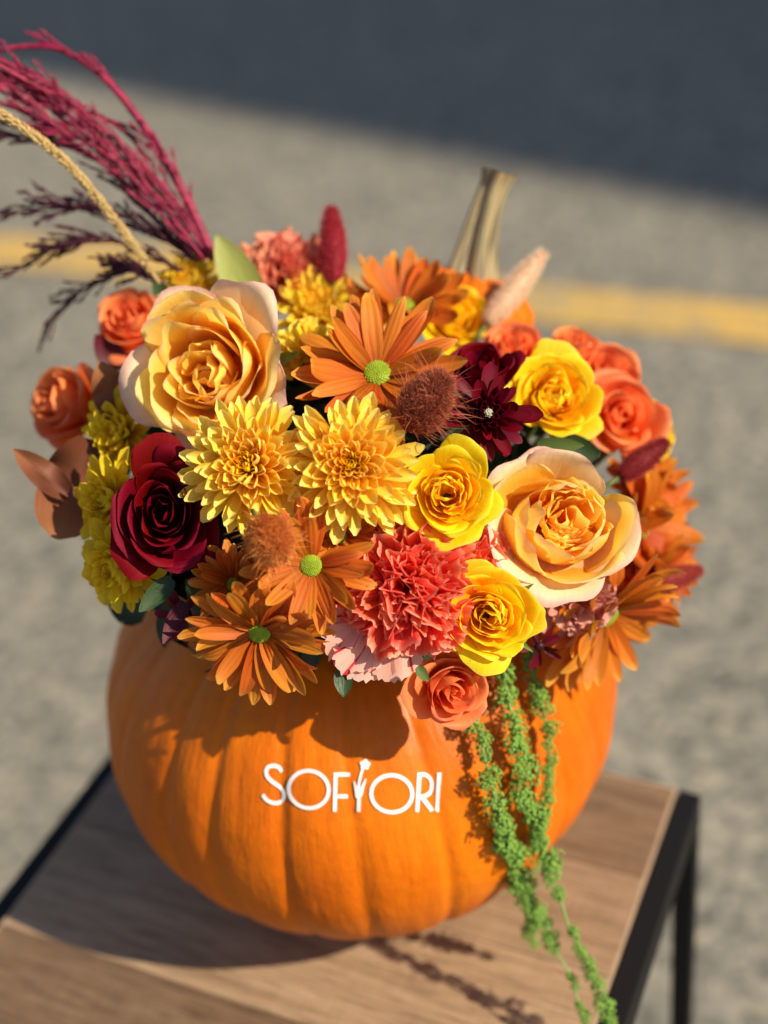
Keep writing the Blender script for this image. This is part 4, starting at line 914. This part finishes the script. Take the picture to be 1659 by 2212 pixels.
# ------------------------------------------------------------------ hanging amaranth
def cluster_mesh(seed):
    r_ = random.Random(seed); mb = MB()
    ico = [(0, 0, 1), (.9, 0, .35), (.28, .86, .35), (-.73, .53, .35), (-.73, -.53, .35), (.28, -.86, .35), (0, 0, -.6)]
    for i in range(62):
        d = Vector((r_.gauss(0, 1), r_.gauss(0, 1), r_.gauss(0, 1))).normalized(); p = d * r_.uniform(.55, 1.05) + Vector((0, 0, r_.uniform(-.35, .35))); q = d.to_track_quat('Z', 'Y'); s = r_.uniform(.16, .26)
        mb.add([p + q @ (Vector(v) * s) for v in ico], [(0, 1, 2), (0, 2, 3), (0, 3, 4), (0, 4, 5), (0, 5, 1), (6, 2, 1), (6, 3, 2), (6, 4, 3), (6, 5, 4), (6, 1, 5)])
    return mb.mesh('cluster', MT['amar'], False)
CL = [cluster_mesh(k) for k in range(5)]
def strand(label, pts, seed, zend=.028):
    """pts: (px, py, width_px, gap) ; depth follows the pumpkin wall, then swings out over the table"""
    r_ = random.Random(seed); P = []
    end_t = (hit_plane(pts[-1][0], pts[-1][1], zend) - CAM) @ ray(pts[-1][0], pts[-1][1])
    last = None
    for k, (px, py, w, s) in enumerate(pts):
        hit = PBVH.ray_cast(Vector(CAM), Vector(ray(px, py)))
        t = hit[3] - .016 if hit[0] is not None and py < 1830 else None
        if t is None:
            if last is None: last = (P[-1][0][1], P[-1][1]) if P else (py - 1, (hit[3] - .02 if hit[0] is not None else end_t - .03))
            f_ = (py - last[0]) / (pts[-1][1] - last[0]); t = last[1] + (end_t - last[1]) * f_
        P.append(((px, py, w, s), t))
    dense = smoothline([(p[0][0], p[0][1], p[0][2], p[0][3], p[1]) for p in P], 8)
    W3 = [Vector(CAM + ray(q[0], q[1]) * q[4]) for q in dense]
    root = empty('hanging_amaranth', Matrix.Translation(W3[0])); tag(root, label, 'amaranth', 'green hanging amaranth strands')
    V, F = tube([w - W3[0] for w in W3], .0007, 5); obj('stem', mesh('stem', V, F, MT['amar_stem']), root)
    acc = 0.0
    for i in range(1, len(W3)):
        seg = (W3[i] - W3[i - 1]).length; acc += seg; q = dense[i]; R = q[2] * .52 * q[4] / FPX
        if q[3] < .5: continue
        while acc > R * .62:
            acc -= R * .62
            c = W3[i].lerp(W3[i - 1], min(1, acc / seg if seg > 0 else 0)) - W3[0] + Vector((r_.gauss(0, .3), r_.gauss(0, .3), r_.gauss(0, .3))) * R
            s = R * r_.uniform(.52, .82)
            obj('cluster', r_.choice(CL), root, Matrix.Translation(c) @ Quaternion((r_.gauss(0, 1), r_.gauss(0, 1), r_.gauss(0, 1), r_.gauss(0, 1))).normalized().to_matrix().to_4x4() @ Matrix.Scale(s, 4))
    return root
strand('green amaranth strand whose head starts under the coral rosebud', [(1016, 1500, 38, 1), (1032, 1560, 44, 1), (1052, 1660, 48, 1), (1080, 1760, 54, 1), (1108, 1850, 60, 1), (1130, 1920, 58, 1), (1148, 1985, 54, 1), (1145, 2030, 34, 1)], 201)
strand('long green amaranth strand trailing over the edge of the table', [(1086, 1430, 52, 1), (1098, 1510, 58, 1), (1120, 1600, 56, 1), (1140, 1720, 62, 1), (1165, 1800, 58, 1), (1180, 1860, 60, 1), (1200, 1925, 44, 1), (1212, 1950, 12, 0), (1230, 2005, 6, 0), (1246, 2020, 34, 1), (1250, 2040, 10, 0), (1262, 2065, 34, 1), (1282, 2110, 42, 1), (1302, 2150, 46, 1), (1318, 2215, 46, 1)], 202)
strand('thin green amaranth strand hanging beside the bare lit pumpkin skin', [(1132, 1400, 40, 1), (1158, 1480, 48, 1), (1178, 1560, 42, 1), (1184, 1650, 38, 1), (1180, 1720, 38, 1), (1164, 1800, 38, 1), (1146, 1870, 36, 1)], 203)
strand('wispy green amaranth side tip above the table top', [(1120, 1890, 40, 1), (1150, 1960, 40, 1), (1178, 1995, 34, 1), (1188, 2012, 10, 0), (1190, 2030, 36, 1), (1196, 2048, 36, 1), (1210, 2070, 8, 0), (1228, 2100, 8, 0), (1240, 2126, 24, 1), (1244, 2150, 6, 0), (1258, 2188, 26, 1), (1262, 2215, 26, 1)], 204)
